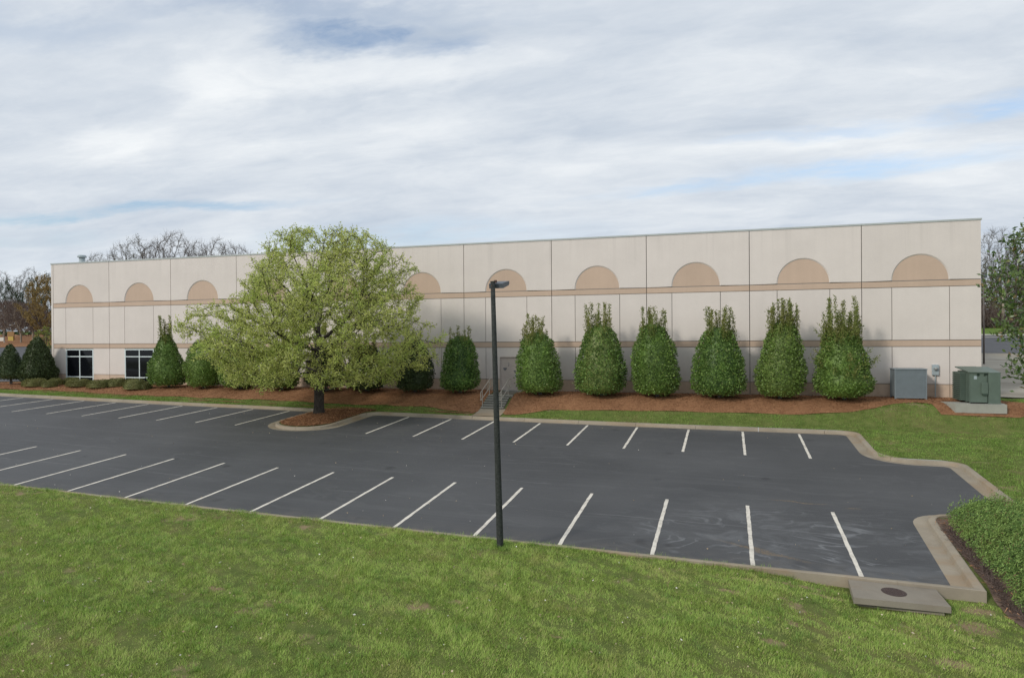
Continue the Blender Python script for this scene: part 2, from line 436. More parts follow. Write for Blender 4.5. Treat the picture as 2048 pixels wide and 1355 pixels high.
class MB:
    """collects simple solids (world coordinates) and builds ONE mesh object"""
    def __init__(s): s.v = []; s.f = []
    def add(s, vs, fs):
        b = len(s.v)
        s.v += [tuple(v) for v in vs]
        s.f += [tuple(i + b for i in f) for f in fs]
        return s
    def box(s, x0, x1, y0, y1, z0, z1, bev=0.0):
        if bev <= 0:
            vs = [(x, y, z) for x in (x0, x1) for y in (y0, y1) for z in (z0, z1)]
            return s.add(vs, [(0, 1, 3, 2), (4, 6, 7, 5), (0, 4, 5, 1), (2, 3, 7, 6), (0, 2, 6, 4), (1, 5, 7, 3)])
        b = bev   # chamfer the vertical edges and the top rim
        def ring(z, i):
            return [(x0 + b + i, y0 + i, z), (x1 - b - i, y0 + i, z), (x1 - i, y0 + b + i, z), (x1 - i, y1 - b - i, z), (x1 - b - i, y1 - i, z), (x0 + b + i, y1 - i, z), (x0 + i, y1 - b - i, z), (x0 + i, y0 + b + i, z)]
        vs = ring(z0, 0) + ring(z1 - b, 0) + ring(z1, b * .7)
        fs = [tuple(range(7, -1, -1)), tuple(range(16, 24))]
        for r in (0, 8):
            for i in range(8): fs.append((r + i, r + (i + 1) % 8, r + 8 + (i + 1) % 8, r + 8 + i))
        return s.add(vs, fs)
    def tube(s, pts, rad, n=8, caps=True):
        pts = [Vector(p) for p in pts]
        rad = rad if isinstance(rad, (list, tuple)) else [rad] * len(pts)
        vs, fs = [], []
        ref = None
        for i, p in enumerate(pts):
            d = (pts[min(i + 1, len(pts) - 1)] - pts[max(i - 1, 0)]).normalized()
            if ref is None: ref = Vector((1, 0, 0)) if abs(d.x) < .8 else Vector((0, 1, 0))
            a = d.cross(ref).normalized(); b = d.cross(a).normalized(); ref = a.cross(d) if False else ref
            for k in range(n):
                t = 2 * math.pi * k / n
                vs.append(p + (a * math.cos(t) + b * math.sin(t)) * rad[i])
        for i in range(len(pts) - 1):
            for k in range(n):
                fs.append((i * n + k, i * n + (k + 1) % n, (i + 1) * n + (k + 1) % n, (i + 1) * n + k))
        if caps: fs += [tuple(range(n - 1, -1, -1)), tuple(range((len(pts) - 1) * n, len(pts) * n))]
        return s.add(vs, fs)
    def prism(s, poly, y0, y1):
        """polygon given in (x,z), extruded along y"""
        n = len(poly)
        vs = [(x, y0, z) for x, z in poly] + [(x, y1, z) for x, z in poly]
        return s.add(vs, [tuple(range(n)), tuple(range(2 * n - 1, n - 1, -1))] + [(i, i + n, (i + 1) % n + n, (i + 1) % n) for i in range(n)])
    def slab(s, poly, z0, z1):
        """polygon in (x,y) (counter-clockwise), extruded along z"""
        n = len(poly)
        vs = [(x, y, z0) for x, y in poly] + [(x, y, z1) for x, y in poly]
        return s.add(vs, [tuple(range(n - 1, -1, -1)), tuple(range(n, 2 * n))] + [(i, (i + 1) % n, (i + 1) % n + n, i + n) for i in range(n)])
    def build(s, name, mat, parent=None, smooth=False, rot=None):
        off = wloc(parent) if parent is not None else Vector((0, 0, 0))
        me = bpy.data.meshes.new(name)
        me.from_pydata([(v[0] - off.x, v[1] - off.y, v[2] - off.z) for v in s.v], [], s.f)
        me.update()
        if smooth: me.polygons.foreach_set('use_smooth', np.ones(len(me.polygons), dtype=bool))
        me.materials.append(MATS[mat])
        return link(bpy.data.objects.new(name, me), parent)

# ------------------------------------------------------------------ terrain
def lotz(x, y):
    return -.02068 * x + .078117 * (y - 20) + (.018668 * x * x - .039968 * (y - 20) ** 2 + .064157 * x * (y - 20)) / 100

def sstep(t):
    t = np.clip(t, 0, 1)
    return t * t * (3 - 2 * t)

def gz(x, y):
    x = np.asarray(x, float); y = np.asarray(y, float)
    xc = np.clip(x, -75, 16); yc = np.clip(y, 18.6, 37.4)
    A = lotz(xc, yc) + .115
    A = A - .20 * sstep((x - .3) / 2.4) * sstep((19.3 - y) / .5) * sstep((7.2 - x) / .8)
    A = A + .075 * sstep((-.5 - x) / 5) * sstep((18.95 - y) / .25)
    A = A + np.minimum(y - 18.6, 0) * .03
    t = sstep((y - 37.55) / 3.2)
    z = A + (2.52 - A) * t
    z = z + np.clip(y - 45.5, 0, 52) * .078 + np.clip(y - 97.5, 0, 400) * .02
    return z

def inside(poly, pts):
    pts = np.asarray(pts, float); x, y = pts[:, 0], pts[:, 1]
    r = np.zeros(len(pts), bool); n = len(poly); j = n - 1
    for i in range(n):
        xi, yi = poly[i][0], poly[i][1]; xj, yj = poly[j][0], poly[j][1]
        if yi != yj:
            c = ((yi > y) != (yj > y)) & (x < (xj - xi) * (y - yi) / (yj - yi) + xi)
            r ^= c
        j = i
    return r

def dens(poly, step):
    out = []
    for i in range(len(poly)):
        a = np.array(poly[i], float); b = np.array(poly[(i + 1) % len(poly)], float)
        k = max(1, int(np.ceil(np.linalg.norm(b - a) / step)))
        for q in range(k): out.append(tuple(a + (b - a) * q / k))
    return out

def sheet(name, outer, holes, grids, zf, mat, step=.8, parent=None, kind='structure', smooth=True):
    """triangulated surface inside `outer`, minus `holes`, with extra vertices at the grid points; z from zf"""
    loops = [dens(outer, step)] + [dens(h, step) for h in holes]
    co, ed = [], []
    for lp in loops:
        b = len(co); co += lp
        ed += [(b + i, b + (i + 1) % len(lp)) for i in range(len(lp))]
    border = np.array(co)
    for (x0, x1, y0, y1, s) in grids:
        gx, gy = np.meshgrid(np.arange(x0, x1, s), np.arange(y0, y1, s))
        g = np.stack([gx.ravel(), gy.ravel()], 1) + rng.uniform(-.02, .02, (gx.size, 2))
        k = inside(outer, g)
        for h in holes: k &= ~inside(h, g)
        g = g[k]
        co += [tuple(v) for v in g]
    V, E_, F, *_ = delaunay_2d_cdt([Vector(c) for c in co], ed, [], 0, 1e-5)
    P = np.array([(v.x, v.y) for v in V]); F = np.array([f for f in F if len(f) == 3])
    cen = P[F].mean(1)
    k = inside(outer, cen)
    for h in holes: k &= ~inside(h, cen)
    F = F[k]
    a = P[F]
    area = (a[:, 1, 0] - a[:, 0, 0]) * (a[:, 2, 1] - a[:, 0, 1]) - (a[:, 1, 1] - a[:, 0, 1]) * (a[:, 2, 0] - a[:, 0, 0])
    F[area < 0] = F[area < 0][:, ::-1]
    z = zf(P[:, 0], P[:, 1])
    o = mesh_np(name, np.column_stack([P, z]), F, mat, parent, smooth)
    if kind: o['kind'] = kind
    return o

def fillet(corners, seg=7):
    out = []; n = len(corners)
    for i, (x, y, r) in enumerate(corners):
        if r <= 0: out.append((x, y)); continue
        p = Vector((x, y)); a = Vector(corners[i - 1][:2]) - p; b = Vector(corners[(i + 1) % n][:2]) - p
        a.normalize(); b.normalize()
        ang = a.angle(b); d = r / math.tan(ang / 2)
        c = p + (a + b).normalized() * (r / math.sin(ang / 2))
        p0 = p + a * d; p1 = p + b * d
        a0 = math.atan2(p0.y - c.y, p0.x - c.x); a1 = math.atan2(p1.y - c.y, p1.x - c.x)
        da = (a1 - a0 + math.pi) % (2 * math.pi) - math.pi
        for k in range(seg + 1): out.append((c.x + r * math.cos(a0 + da * k / seg), c.y + r * math.sin(a0 + da * k / seg)))
    return out

# edge of the asphalt, clockwise seen from above
EDGE = fillet([(-78, 35.2, 0), (-48, 36.15, 0), (-28, 36.8, 0), (-24.0, 36.8, .5), (-24.0, 31.2, 2.05), (-19.75, 31.2, 2.05), (-19.75, 36.75, .45),
               (5.42, 36.85, .3), (5.42, 31.42, 1.8), (8.33, 31.42, .25), (8.36, 25.05, .3), (5.45, 25.05, 1.15), (5.18, 19.42, 0), (-78, 19.42, 0)])
def offset(poly, w):
    out = []; n = len(poly)
    for i in range(n):
        p = Vector(poly[i]); a = (p - Vector(poly[i - 1])).normalized(); b = (Vector(poly[(i + 1) % n]) - p).normalized()
        na = Vector((-a.y, a.x)); nb = Vector((-b.y, b.x))
        m = (na + nb); m = m.normalized() if m.length > 1e-6 else na
        out.append(tuple(p + m * (w / max(.35, m.dot(na)))))
    return out
KW = .60
BACK = offset(EDGE, KW)

lot = sheet('parking_lot', EDGE, [], [(-78, 9, 19, 37, 1.5)], lotz, 'asphalt', 1.0)
tag(lot, 'dark sealed asphalt parking lot with white stall lines')
BACKH = offset(EDGE, KW - .03)
bigbox = [(-420, -40), (320, -40), (320, 520), (-420, 520)]
ground = sheet('ground', bigbox, [BACKH, [(-13.77, 38.68), (-12.45, 38.68), (-12.45, 42.95), (-13.77, 42.95)]], [(-60, 16, 9, 19, .8), (-56, 16, 30.5, 43.5, .42), (5, 30, 17, 43, 1.0), (-110, -52, 34, 100, 3), (8, 60, 43, 110, 2.5), (-56, 14, 44, 110, 6), (-400, 310, -35, 510, 16)],
               gz, 'turf_soil', 1.2)
tag(ground, 'lawn and soil around the parking lot')

# kerb and gutter, cast in lengths with open joints
kerb = tag(empty('kerb', (0, 0, 0)), 'tan concrete kerb and gutter around the parking lot', kind='structure')
PROF = [(0, -.16), (0, .004), (.36, .000), (.40, .115), (.43, .140), (.57, .150), (.60, .135), (.60, -.30)]
rails = [offset(EDGE, o) for o, _ in PROF]
ne = len(EDGE)
cum = [0]
for i in range(ne): cum.append(cum[-1] + math.dist(EDGE[i], EDGE[(i + 1) % ne]))
def rail_pt(k, s):
    for i in range(ne):
        if cum[i] <= s <= cum[i + 1]:
            t = (s - cum[i]) / max(1e-6, cum[i + 1] - cum[i])
            a = rails[k][i]; b = rails[k][(i + 1) % ne]
            e0 = EDGE[i]; e1 = EDGE[(i + 1) % ne]
            ex = e0[0] + (e1[0] - e0[0]) * t; ey = e0[1] + (e1[1] - e0[1]) * t
            return (a[0] + (b[0] - a[0]) * t, a[1] + (b[1] - a[1]) * t, float(lotz(ex, ey)) + PROF[k][1])
total = cum[ne - 1]
s = 0.0
while s < total - .2:
    s1 = min(s + 3.05, total)
    st = [s + .007] + [c for c in cum[:ne] if s + .05 < c < s1 - .05] + [s1 - .007]
    mid = rail_pt(0, (s + s1) / 2)
    if -66 < mid[0]:
        st2 = [st[0]]
        for q in st[1:]:
            if q - st2[-1] > 1.2: st2.append((q + st2[-1]) / 2)
            st2.append(q)
        K = len(PROF); mb = MB()
        vs = [rail_pt(k, q) for q in st2 for k in range(K)]
        fs = [((i + 1) * K + k, i * K + k, i * K + k + 1, (i + 1) * K + k + 1) for i in range(len(st2) - 1) for k in range(K - 1)]
        fs = [f[::-1] for f in fs]
        fs += [tuple(range(K)), tuple(range(len(vs) - 1, len(vs) - K - 1, -1))]
        mb.add(vs, fs).build('kerb_segment', 'kerb_concrete', kerb)
    s = s1

# painted stall lines, each a thin sheet 4 mm above the asphalt
def stall_line(x, ya, yb):
    w = .056; n = 22
    vs, fs = [], []
    xo = rng.uniform(-.015, .015)
    for i in range(n + 1):
        y = ya + (yb - ya) * i / n
        for dx in (-w, w): vs.append((x + dx + xo + rng.uniform(-.009, .009), y, float(lotz(x + dx, y)) + .005))
    for i in range(n): fs.append((2 * i, 2 * i + 1, 2 * i + 3, 2 * i + 2))
    o = MB().add(vs, fs).build('parking_line', 'line_paint', lot)
for i in range(9): stall_line(-17.494 + 2.6 * i, 31.64, 36.66)
for i in range(14):
    x = -25.477 - 2.6 * i
    yc = 36.8 + min(0, (x + 28) * .0325)
    stall_line(x, yc - 5.04, yc - .12)
for i in range(-6, 13): stall_line(-27.997 + 2.6 * i, 19.40, 24.51)

# mulch bed along the wall, mulch in the island, small bare strip under the juniper
def wavy(pts, amp=.10, step=.5):
    out = []
    for x, y in dens(pts, step):
        out.append((x, y + amp * (math.sin(x * 2.1) * .5 + math.sin(x * 5.3 + 1) * .3 + math.sin(x * .7 + 2) * .6)))
    return out
front = [(-57, 38.35), (-46.8, 38.6), (-37.7, 38.45), (-31.7, 38.64), (-22.4, 38.55), (-17, 38.5), (-14.3, 38.1), (-13.95, 37.9)]
frontw = [p for p in wavy(front)[:-14]] + [(-14.1, 38.0), (-13.85, 38.2)]
front2 = [(-12.3, 38.15), (-12.1, 37.9), (-11.5, 38.0), (-9.7, 38.72), (-4, 38.95), (1.1, 39), (3.6, 39.0), (6, 39.3), (7.2, 39.65), (8.2, 40.15), (9.2, 40.35), (9.9, 40.1), (10.1, 39.3), (11.5, 39.22), (13.4, 39.2), (14.2, 39.6), (14.0, 40.5), (13.5, 41.0), (13.3, 43.2)]
bed_poly = frontw + [(-13.82, 43.0), (-12.24, 43.0)] + front2 + [(-51.6, 43.2), (-52.5, 44.5), (-57, 42.3)]
mulchz = lambda x, y: gz(x, y) + .035 + .02 * np.sin(np.asarray(x) * 1.7) * np.sin(np.asarray(y) * 2.3)
bed = sheet('mulch_bed', bed_poly, [], [(-57, 15.4, 37.8, 44, .42)], mulchz, 'pine_straw', .45)
tag(bed, 'long bed of rust brown pine straw along the warehouse wall')
isl_in = fillet([(-23.36, 37.3, 0), (-23.36, 31.84, 1.44), (-20.39, 31.84, 1.44), (-20.39, 37.0, 0), (-20.1, 37.75, 0), (-21.0, 37.9, 0), (-22.6, 37.7, 0)])
def islz(x, y):
    x = np.asarray(x); y = np.asarray(y)
    return gz(x, y) + .03 + .16 * np.clip(1 - ((x + 21.9) / 1.5) ** 2, 0, 1) * sstep((y - 31.8) / 1.5) * sstep((37.6 - y) / 1.2)
isl = sheet('mulch_island', isl_in, [], [(-24, -19.5, 31.5, 38, .35)], islz, 'pine_straw', .35)
tag(isl, 'rounded kerbed tree island covered in rust brown pine straw')
jun_poly = fillet([(5.93, 24.2, 0), (5.93, 18.9, 0), (5.95, 17.9, .2), (6.3, 16.7, .3), (7.0, 16.1, .3), (13, 15.4, 0), (13, 24.4, 0)])
jb = sheet('mulch_strip', jun_poly, [], [(5.8, 13, 15.3, 25, .5)], lambda x, y: gz(x, y) + .03, 'duff', .5)
tag(jb, 'strip of brown litter between juniper and kerb')

# sidewalk from the kerb to the steps
walk = sheet('sidewalk', [(-13.95, 37.33), (-12.3, 37.33), (-12.3, 38.66), (-13.85, 38.66)], [], [(-14, -12, 37, 39, .4)], lambda x, y: gz(x, y) + .03, 'kerb_concrete', .4)
tag(walk, 'short concrete walk from the kerb to the steps')

# pavements beyond the building
apron = sheet('concrete_apron', [(13.2, 44.2), (14.5, 43.3), (30, 43.6), (46, 46), (46, 64.5), (13.2, 69)], [], [(13, 46, 43, 70, 2.5)], lambda x, y: gz(x, y) + .06, 'apron_concrete', 2)
tag(apron, 'stained pale concrete apron beside the warehouse')
road = sheet('road', [(13.2, 69), (46, 64.5), (90, 60), (90, 84), (13, 87)], [], [(13, 90, 60, 90, 2.5)], lambda x, y: gz(x, y) + .05, 'road_asphalt', 2)
tag(road, 'grey asphalt road beyond the right end of the warehouse')
rk = MB()
for i in range(16):
    x0, x1 = 13 + i * 4.8, 13 + (i + 1) * 4.8
    ya = 87 - (x0 - 13) * .039; yb = 87 - (x1 - 13) * .039
    vs = []
    for (x, y) in ((x0, ya), (x1, yb)):
        z = float(gz(x, y)) + .04
        vs += [(x, y, z), (x, y + .1, z + .14), (x, y + .7, z + .16), (x, y + .75, z - .1)]
    rk.add(vs, [(0, 4, 5, 1), (1, 5, 6, 2), (2, 6, 7, 3)])
tag(rk.build('road_kerb', 'pad_concrete'), 'pale kerb along the far side of the road', kind='structure')
m4 = MB()
ls = [(14, 84.3), (30, 83.4), (60, 81.8)]
for (a, b) in zip(ls[:-1], ls[1:]):
    m4.add([(a[0], a[1], float(gz(*a)) + .075), (b[0], b[1], float(gz(*b)) + .075), (b[0], b[1] + .35, float(gz(b[0], b[1] + .35)) + .075), (a[0], a[1] + .35, float(gz(a[0], a[1] + .35)) + .075)], [(0, 1, 2, 3)])
m4.build('road_line', 'line_paint', road)
drive = sheet('driveway', [(-57.5, 43.0), (-54.5, 46), (-54.5, 58), (-64, 78), (-92, 79), (-110, 72), (-110, 43), (-72, 41.2)], [], [(-110, -54, 41, 80, 2.5)], lambda x, y: gz(x, y) + .05, 'road_asphalt', 2)
tag(drive, 'grey driveway past the left end of the warehouse')
bankm = sheet('mulch_bank', [(-64, 78.3), (-56, 60), (-53, 60), (-53, 135), (-230, 135), (-230, 72.5), (-110, 72.4), (-92, 79.3)], [], [(-150, -52, 60, 122, 3)], lambda x, y: gz(x, y) + .07, 'pine_straw', 2)
tag(bankm, 'brown mulched bank beyond the driveway')

# ------------------------------------------------------------------ warehouse
YW = 42.89
XL, XR = -51.88, 12.93
ZT, ZB = 12.03, 2.30
B1A, B1B, B2A, B2B, BLZ = 8.545, 8.885, 5.305, 5.655, 3.26
WPAN = 5.9038
wh = empty('warehouse_building', ((XL + XR) / 2, YW, ZB))
tag(wh, 'long low off-white concrete warehouse with tan bands and blind half-round arches', 'warehouse')
GRV = .016          # half width of a reveal
JNT = .020          # half width of a panel joint
D0, D1 = YW, YW + .06   # face of the fields, back of the reveals
def arch_field(mb, x0, x1, z0, z1, cx, cz, r):
    """plate with a half-round opening standing on its lower edge; rim chamfered back to the infill"""
    n = 28
    arc = [(cx - r * math.cos(math.pi * i / n), cz + r * math.sin(math.pi * i / n)) for i in range(n + 1)]
    # front face: fan of quads between the arc and the outer border
    def outer(p):
        x, z = p; dx, dz = x - cx, max(z - cz, 1e-4)
        cand = []
        if dz > 1e-6: cand.append((z1 - cz) / dz)
        if dx > 1e-6: cand.append((x1 - cx) / dx)
        if dx < -1e-6: cand.append((x0 - cx) / dx)
        t = min(cand)
        return (cx + dx * t, cz + dz * t)
    def up(p, i):
        if i == 0: return (x0, z0)
        if i == n: return (x1, z0)
        return outer(p)
    outs = [up(p, i) for i, p in enumerate(arc)]
    # keep the two top corners exact
    vs = [(x, D0, z) for x, z in arc] + [(x, D0, z) for x, z in outs]
    fs = []
    m_ = n + 1
    for i in range(n):
        fs.append((i, i + 1, m_ + i + 1, m_ + i))
    corner_fix = []
    for i in range(n):
        a, b = outs[i], outs[i + 1]
        if abs(a[0] - x0) < 1e-6 and abs(b[1] - z1) < 1e-6 and abs(a[1] - z1) > 1e-6: corner_fix.append((m_ + i, m_ + i + 1, (x0, z1)))
        if abs(a[1] - z1) < 1e-6 and abs(b[0] - x1) < 1e-6 and abs(b[1] - z1) > 1e-6: corner_fix.append((m_ + i, m_ + i + 1, (x1, z1)))
    for a, b, c in corner_fix:
        vs.append((c[0], D0, c[1])); fs.append((a, b, len(vs) - 1))
    fs = [f[::-1] for f in fs]
    # rim
    b0 = len(vs)
    rr = r - .065
    vs += [(cx - rr * math.cos(math.pi * i / n), D1 - .008, cz + rr * math.sin(math.pi * i / n)) for i in range(n + 1)]
    for i in range(n): fs.append((i, i + 1, b0 + i + 1, b0 + i))
    # outer edges back to the reveal depth
    mb.add(vs, fs)
    mb.add([(x0, D0, z0), (x0, D0, z1), (x0, D1, z1), (x0, D1, z0)], [(0, 1, 2, 3)])
    mb.add([(x1, D0, z0), (x1, D0, z1), (x1, D1, z1), (x1, D1, z0)], [(3, 2, 1, 0)])
    mb.add([(x0, D0, z1), (x1, D0, z1), (x1, D1, z1), (x0, D1, z1)], [(0, 1, 2, 3)])
    for xa, xb in ((x0, cx - r), (cx + r, x1)):
        mb.add([(xa, D0, z0), (xb, D0, z0), (xb, D1, z0), (xa, D1, z0)], [(3, 2, 1, 0)])
    return [(cx - rr * math.cos(math.pi * i / n), cz + rr * math.sin(math.pi * i / n)) for i in range(n + 1)]

WIN = (1.50, 4.28)
for k in range(11):
    x0 = XL + k * WPAN + (.22 if k == 0 else 0); x1 = min(XL + (k + 1) * WPAN, XR)
    if k == 10: x1 = XR
    xs = XL + k * WPAN
    wx0, wx1 = xs + WIN[0], xs + WIN[1]
    back = MB()
    if k in (0, 1): hole = (wx0, wx1, 2.42, 5.235)
    elif k == 6: hole = (-14.02, -12.80, 2.36, 4.72)
    else: hole = None
    if hole:
        a, b, c, d = hole
        back.box(x0 + .004, a, D1, D1 + .18, ZB, ZT - .02).box(b, x1 - .004, D1, D1 + .18, ZB, ZT - .02).box(a, b, D1, D1 + .18, d, ZT - .02).box(a, b, D1, D1 + .18, ZB, c)
    else:
        back.box(x0 + .004, x1 - .004, D1, D1 + .18, ZB, ZT - .02)
    pan = back.build('wall_panel', 'joint_fill', wh)
    a, b = x0 + JNT, x1 - JNT
    mb = MB(); mid = (wx0 + wx1) / 2
    infill = arch_field(mb, a, b, B1B + GRV, ZT, mid, B1B + GRV + .02, 1.42)
    mb.build('upper_field', 'wall_paint', pan)
    poly = [(infill[0][0], B1B + GRV + .02)] + infill[1:-1] + [(infill[-1][0], B1B + GRV + .02)]
    poly = [(x, z) for x, z in poly]
    MB().prism(poly, D1 - .012, D1 - .002).build('arch_infill', 'band_paint', pan)
    MB().box(a, b, D0 + .006, D1, B1A + GRV, B1B - GRV).build('band', 'band_paint', pan)
    MB().box(a, b, D0 + .006, D1, B2A + GRV, B2B - GRV).build('band', 'band_paint', pan)
    cells = [(a, wx0 - GRV), (wx0 + GRV, wx1 - GRV), (wx1 + GRV, b)]
    for i, (c0, c1) in enumerate(cells):
        MB().box(c0, c1, D0, D1, B2B + GRV, B1A - GRV).build('middle_field', 'wall_paint', pan)
        if hole is None or i != 1:
            MB().box(c0, c1, D0, D1, BLZ + GRV, B2A - GRV).build('lower_field', 'wall_paint', pan)
            MB().box(c0, c1, D0 + .004, D1, ZB + .10, BLZ - GRV).build('base_field', 'base_paint', pan)
        elif k == 6:
            ha, hb, hc, hd = hole
            q = MB().box(c0, ha, D0, D1, BLZ + GRV, B2A - GRV).box(hb, c1, D0, D1, BLZ + GRV, B2A - GRV).box(ha, hb, D0, D1, hd, B2A - GRV)
            q.build('lower_field', 'wall_paint', pan)
            MB().box(c0, ha, D0 + .004, D1, ZB + .10, BLZ - GRV).build('base_field', 'base_paint', pan)
            MB().box(hb, c1, D0 + .004, D1, ZB + .10, BLZ - GRV).build('base_field', 'base_paint', pan)
    # footing strip
    if k not in (0, 1):
        MB().box(x0, x1, D0 - .03, D0 + .05, ZB - .2, ZB + .33 - .06).build('footing', 'pad_concrete', pan)
# corner strip at the left end
MB().box(XL, XL + .19, D0 + .004, D1 + .1, ZB, ZT - .01).build('corner_strip', 'wall_paint', wh)
# windows
for k in (0, 1):
    xs = XL + k * WPAN; a, b, c, d = xs + WIN[0], xs + WIN[1], 2.42, 5.235
    f = MB(); w = .075; yf0, yf1 = D0 - .01, D0 + .07
    f.box(a - .02, a + w, yf0, yf1, c, d).box(b - w, b + .02, yf0, yf1, c, d)
    zs = [c, 3.02, 4.62, d - w]
    for z in zs: f.box(a + w, b - w, yf0 + .004, yf1 - .004, z, z + w)
    mx = (a + b) / 2
    for z0, z1 in zip(zs[:-1], zs[1:]): f.box(mx - w / 2, mx + w / 2, yf0 + .008, yf1 - .008, z0 + w, z1)
    win = f.build('window', 'window_frame', wh)
    for z0, z1 in zip(zs[:-1], zs[1:]):
        for xa, xb in ((a + w, mx - w / 2), (mx + w / 2, b - w)):
            MB().box(xa, xb, D0 + .04, D0 + .05, z0 + w, z1).build('pane', 'dark_glass', win)
# door
dr = MB().box(-13.955, -12.865, D0 + .05, D0 + .10, 2.50, 4.655, .004).build('door', 'door_paint', wh)
MB().box(-14.02, -13.965, D0 - .012, D0 + .09, 2.5, 4.72).box(-12.855, -12.80, D0 - .012, D0 + .09, 2.5, 4.72).box(-13.965, -12.855, D0 - .012, D0 + .09, 4.665, 4.72).build('door_frame', 'door_paint', dr)
MB().box(-13.02, -12.93, D0 + .03, D0 + .05, 3.36, 3.62).tube([(-12.97, D0 + .0, 3.48), (-13.09, D0 + .0, 3.48)], .014, 6).tube([(-12.97, D0 + .0, 3.48), (-12.97, D0 + .04, 3.48)], .014, 6).build('door_handle', 'steel', dr)
for z in (2.8, 3.55, 4.35): MB().box(-13.975, -13.945, D0 + .035, D0 + .056, z, z + .12).build('hinge', 'steel', dr)
def heart(cx, cz, s_):
    pts = []
    for i in range(22):
        t = 2 * math.pi * i / 22
        pts.append((cx + s_ * .062 * 16 * math.sin(t) ** 3 / 1, cz + s_ * .062 * (13 * math.cos(t) - 5 * math.cos(2 * t) - 2 * math.cos(3 * t) - math.cos(4 * t))))
    return pts[::-1]
MB().prism(heart(-13.68, 3.92, .125), D0 + .046, D0 + .0495).build('door_mark', 'door_smudge', dr)
MB().prism(heart(-13.02, 3.77, .085), D0 + .046, D0 + .0495).build('door_mark', 'door_smudge', dr)
MB().prism([(-13.435, 4.12), (-13.405, 4.12), (-13.405, 4.33), (-13.435, 4.33)], D0 + .046, D0 + .0495).prism([(-13.47, 4.10), (-13.437, 4.10), (-13.437, 4.15), (-13.47, 4.15)], D0 + .046, D0 + .0495).build('door_mark', 'door_smudge', dr)
# twin-head security light
wl = MB().box(-12.66, -12.54, D0 - .05, D0 - .001, 4.70, 4.80).build('security_light', 'steel', wh)
for sx in (-1, 1):
    c = Vector((-12.60 + sx * .16, D0 - .17, 4.72))
    MB().tube([(-12.60 + sx * .05, D0 - .04, 4.76), (c.x - sx * .02, c.y + .06, 4.77), c + Vector((0, .02, .03))], .018, 6).build('arm', 'lamp_paint', wl)
    MB().tube([c + Vector((0, .05, .05)), c + Vector((sx * .01, -.03, -.02)), c + Vector((sx * .02, -.09, -.08))], [.04, .065, .085], 10).build('lamp', 'lamp_paint', wl)
# shell behind the panels, roof, coping, roof vent
MB().box(XL + .02, XL + .25, D1 + .19, YW + 46, ZB - 1, ZT - .02).box(XR - .25, XR - .002, D1 + .19, YW + 46, ZB - 1, ZT - .02).box(XL + .26, XR - .26, YW + 45.7, YW + 46, ZB - 1, ZT - .02).build('side_wall', 'wall_paint', wh)
MB().box(XL + .26, XR - .26, D1 + .19, YW + 45.69, ZT - .75, ZT - .55).build('roof', 'roofing', wh)
for k in range(11):
    x0 = XL + k * WPAN + (.003 if k else -.03); x1 = XL + (k + 1) * WPAN - .003 if k < 10 else XR + .03
    MB().box(x0, x1, D0 - .035, D1 + .25, ZT - .01, ZT + .085).build('coping', 'coping_metal', wh)
v = at(164, 525, 47.5)
rv = MB().tube([(v.x, 47.5, ZT - .6), (v.x, 47.5, 13.2)], .23, 14).build('roof_vent', 'meter_paint', wh, True)
MB().tube([(v.x, 47.5, 13.16), (v.x, 47.5, 13.28), (v.x, 47.5, 13.36)], [.36, .36, .28], 14).build('vent_cap', 'meter_paint', rv)

# ------------------------------------------------------------------ entrance steps with handrails
stx0, stx1 = -13.80, -12.42
stairs = empty('entrance_steps', ((stx0 + stx1) / 2, 38.7, 1.5))
tag(stairs, 'concrete steps with painted pipe handrails up to the beige door', 'steps')
zb_, zt_ = float(gz(-13.1, 38.62)) + .02, 2.50
NS = 6; rise = (zt_ - zb_) / NS; y0s, tread = 38.62, .26
for i in range(NS):
    ya = y0s + i * tread
    yb = ya + tread if i < NS - 1 else YW - .03
    xe = 0.0 if i < NS - 1 else .16
    MB().box(stx0, stx1 + xe, ya - (.025 if i < NS else 0), yb - .027, zb_ - .35, zb_ + (i + 1) * rise, .012).build('step' if i < NS - 1 else 'landing', 'step_concrete', stairs)
    MB().box(stx0 - .004, stx1 + xe + .004, ya - .045, ya + .05, zb_ + (i + 1) * rise - .038, zb_ + (i + 1) * rise + .006).build('nosing', 'pad_concrete', stairs)
slope = rise / tread
for sx in (stx0 + .03, stx1 - .16):
    yb0, yt0 = y0s - .02, y0s + NS * tread + .05
    def zs(y): return zb_ + max(0, min(NS, (y - y0s + .27) / tread)) * rise
    r = .020
    up_b, up_t = Vector((sx, yb0 - .05, zb_ + .98)), Vector((sx, yt0, zt_ + .95))
    lo_b, lo_t = Vector((sx, yb0 - .05, zb_ + .50)), Vector((sx, yt0, zt_ + .47))
    hr = MB().tube([(sx, yb0 + .18, zb_ - .1), (sx, yb0 + .18, zb_ + .98 + .18 * slope * .85)], r, 7).build('handrail', 'rail_paint', stairs)
    MB().tube([(sx, yt0 - .16, zt_ - .05), (sx, yt0 - .16, up_t.z)], r, 7).build('post', 'rail_paint', hr)
    MB().tube([up_b, up_t, up_t + Vector((0, .30, 0))], r, 7).build('rail', 'rail_paint', hr)
    MB().tube([lo_b, lo_t, lo_t + Vector((0, .30, 0))], r, 7).build('rail', 'rail_paint', hr)
    MB().tube([up_b, up_b + Vector((0, -.05, -.04)), lo_b + Vector((0, -.05, 0)), lo_b], r, 7).build('end_loop', 'rail_paint', hr)
    MB().tube([up_t + Vector((0, .30, 0)), up_t + Vector((0, .34, -.05)), lo_t + Vector((0, .34, .05)), lo_t + Vector((0, .30, 0))], r, 7).build('end_loop', 'rail_paint', hr)

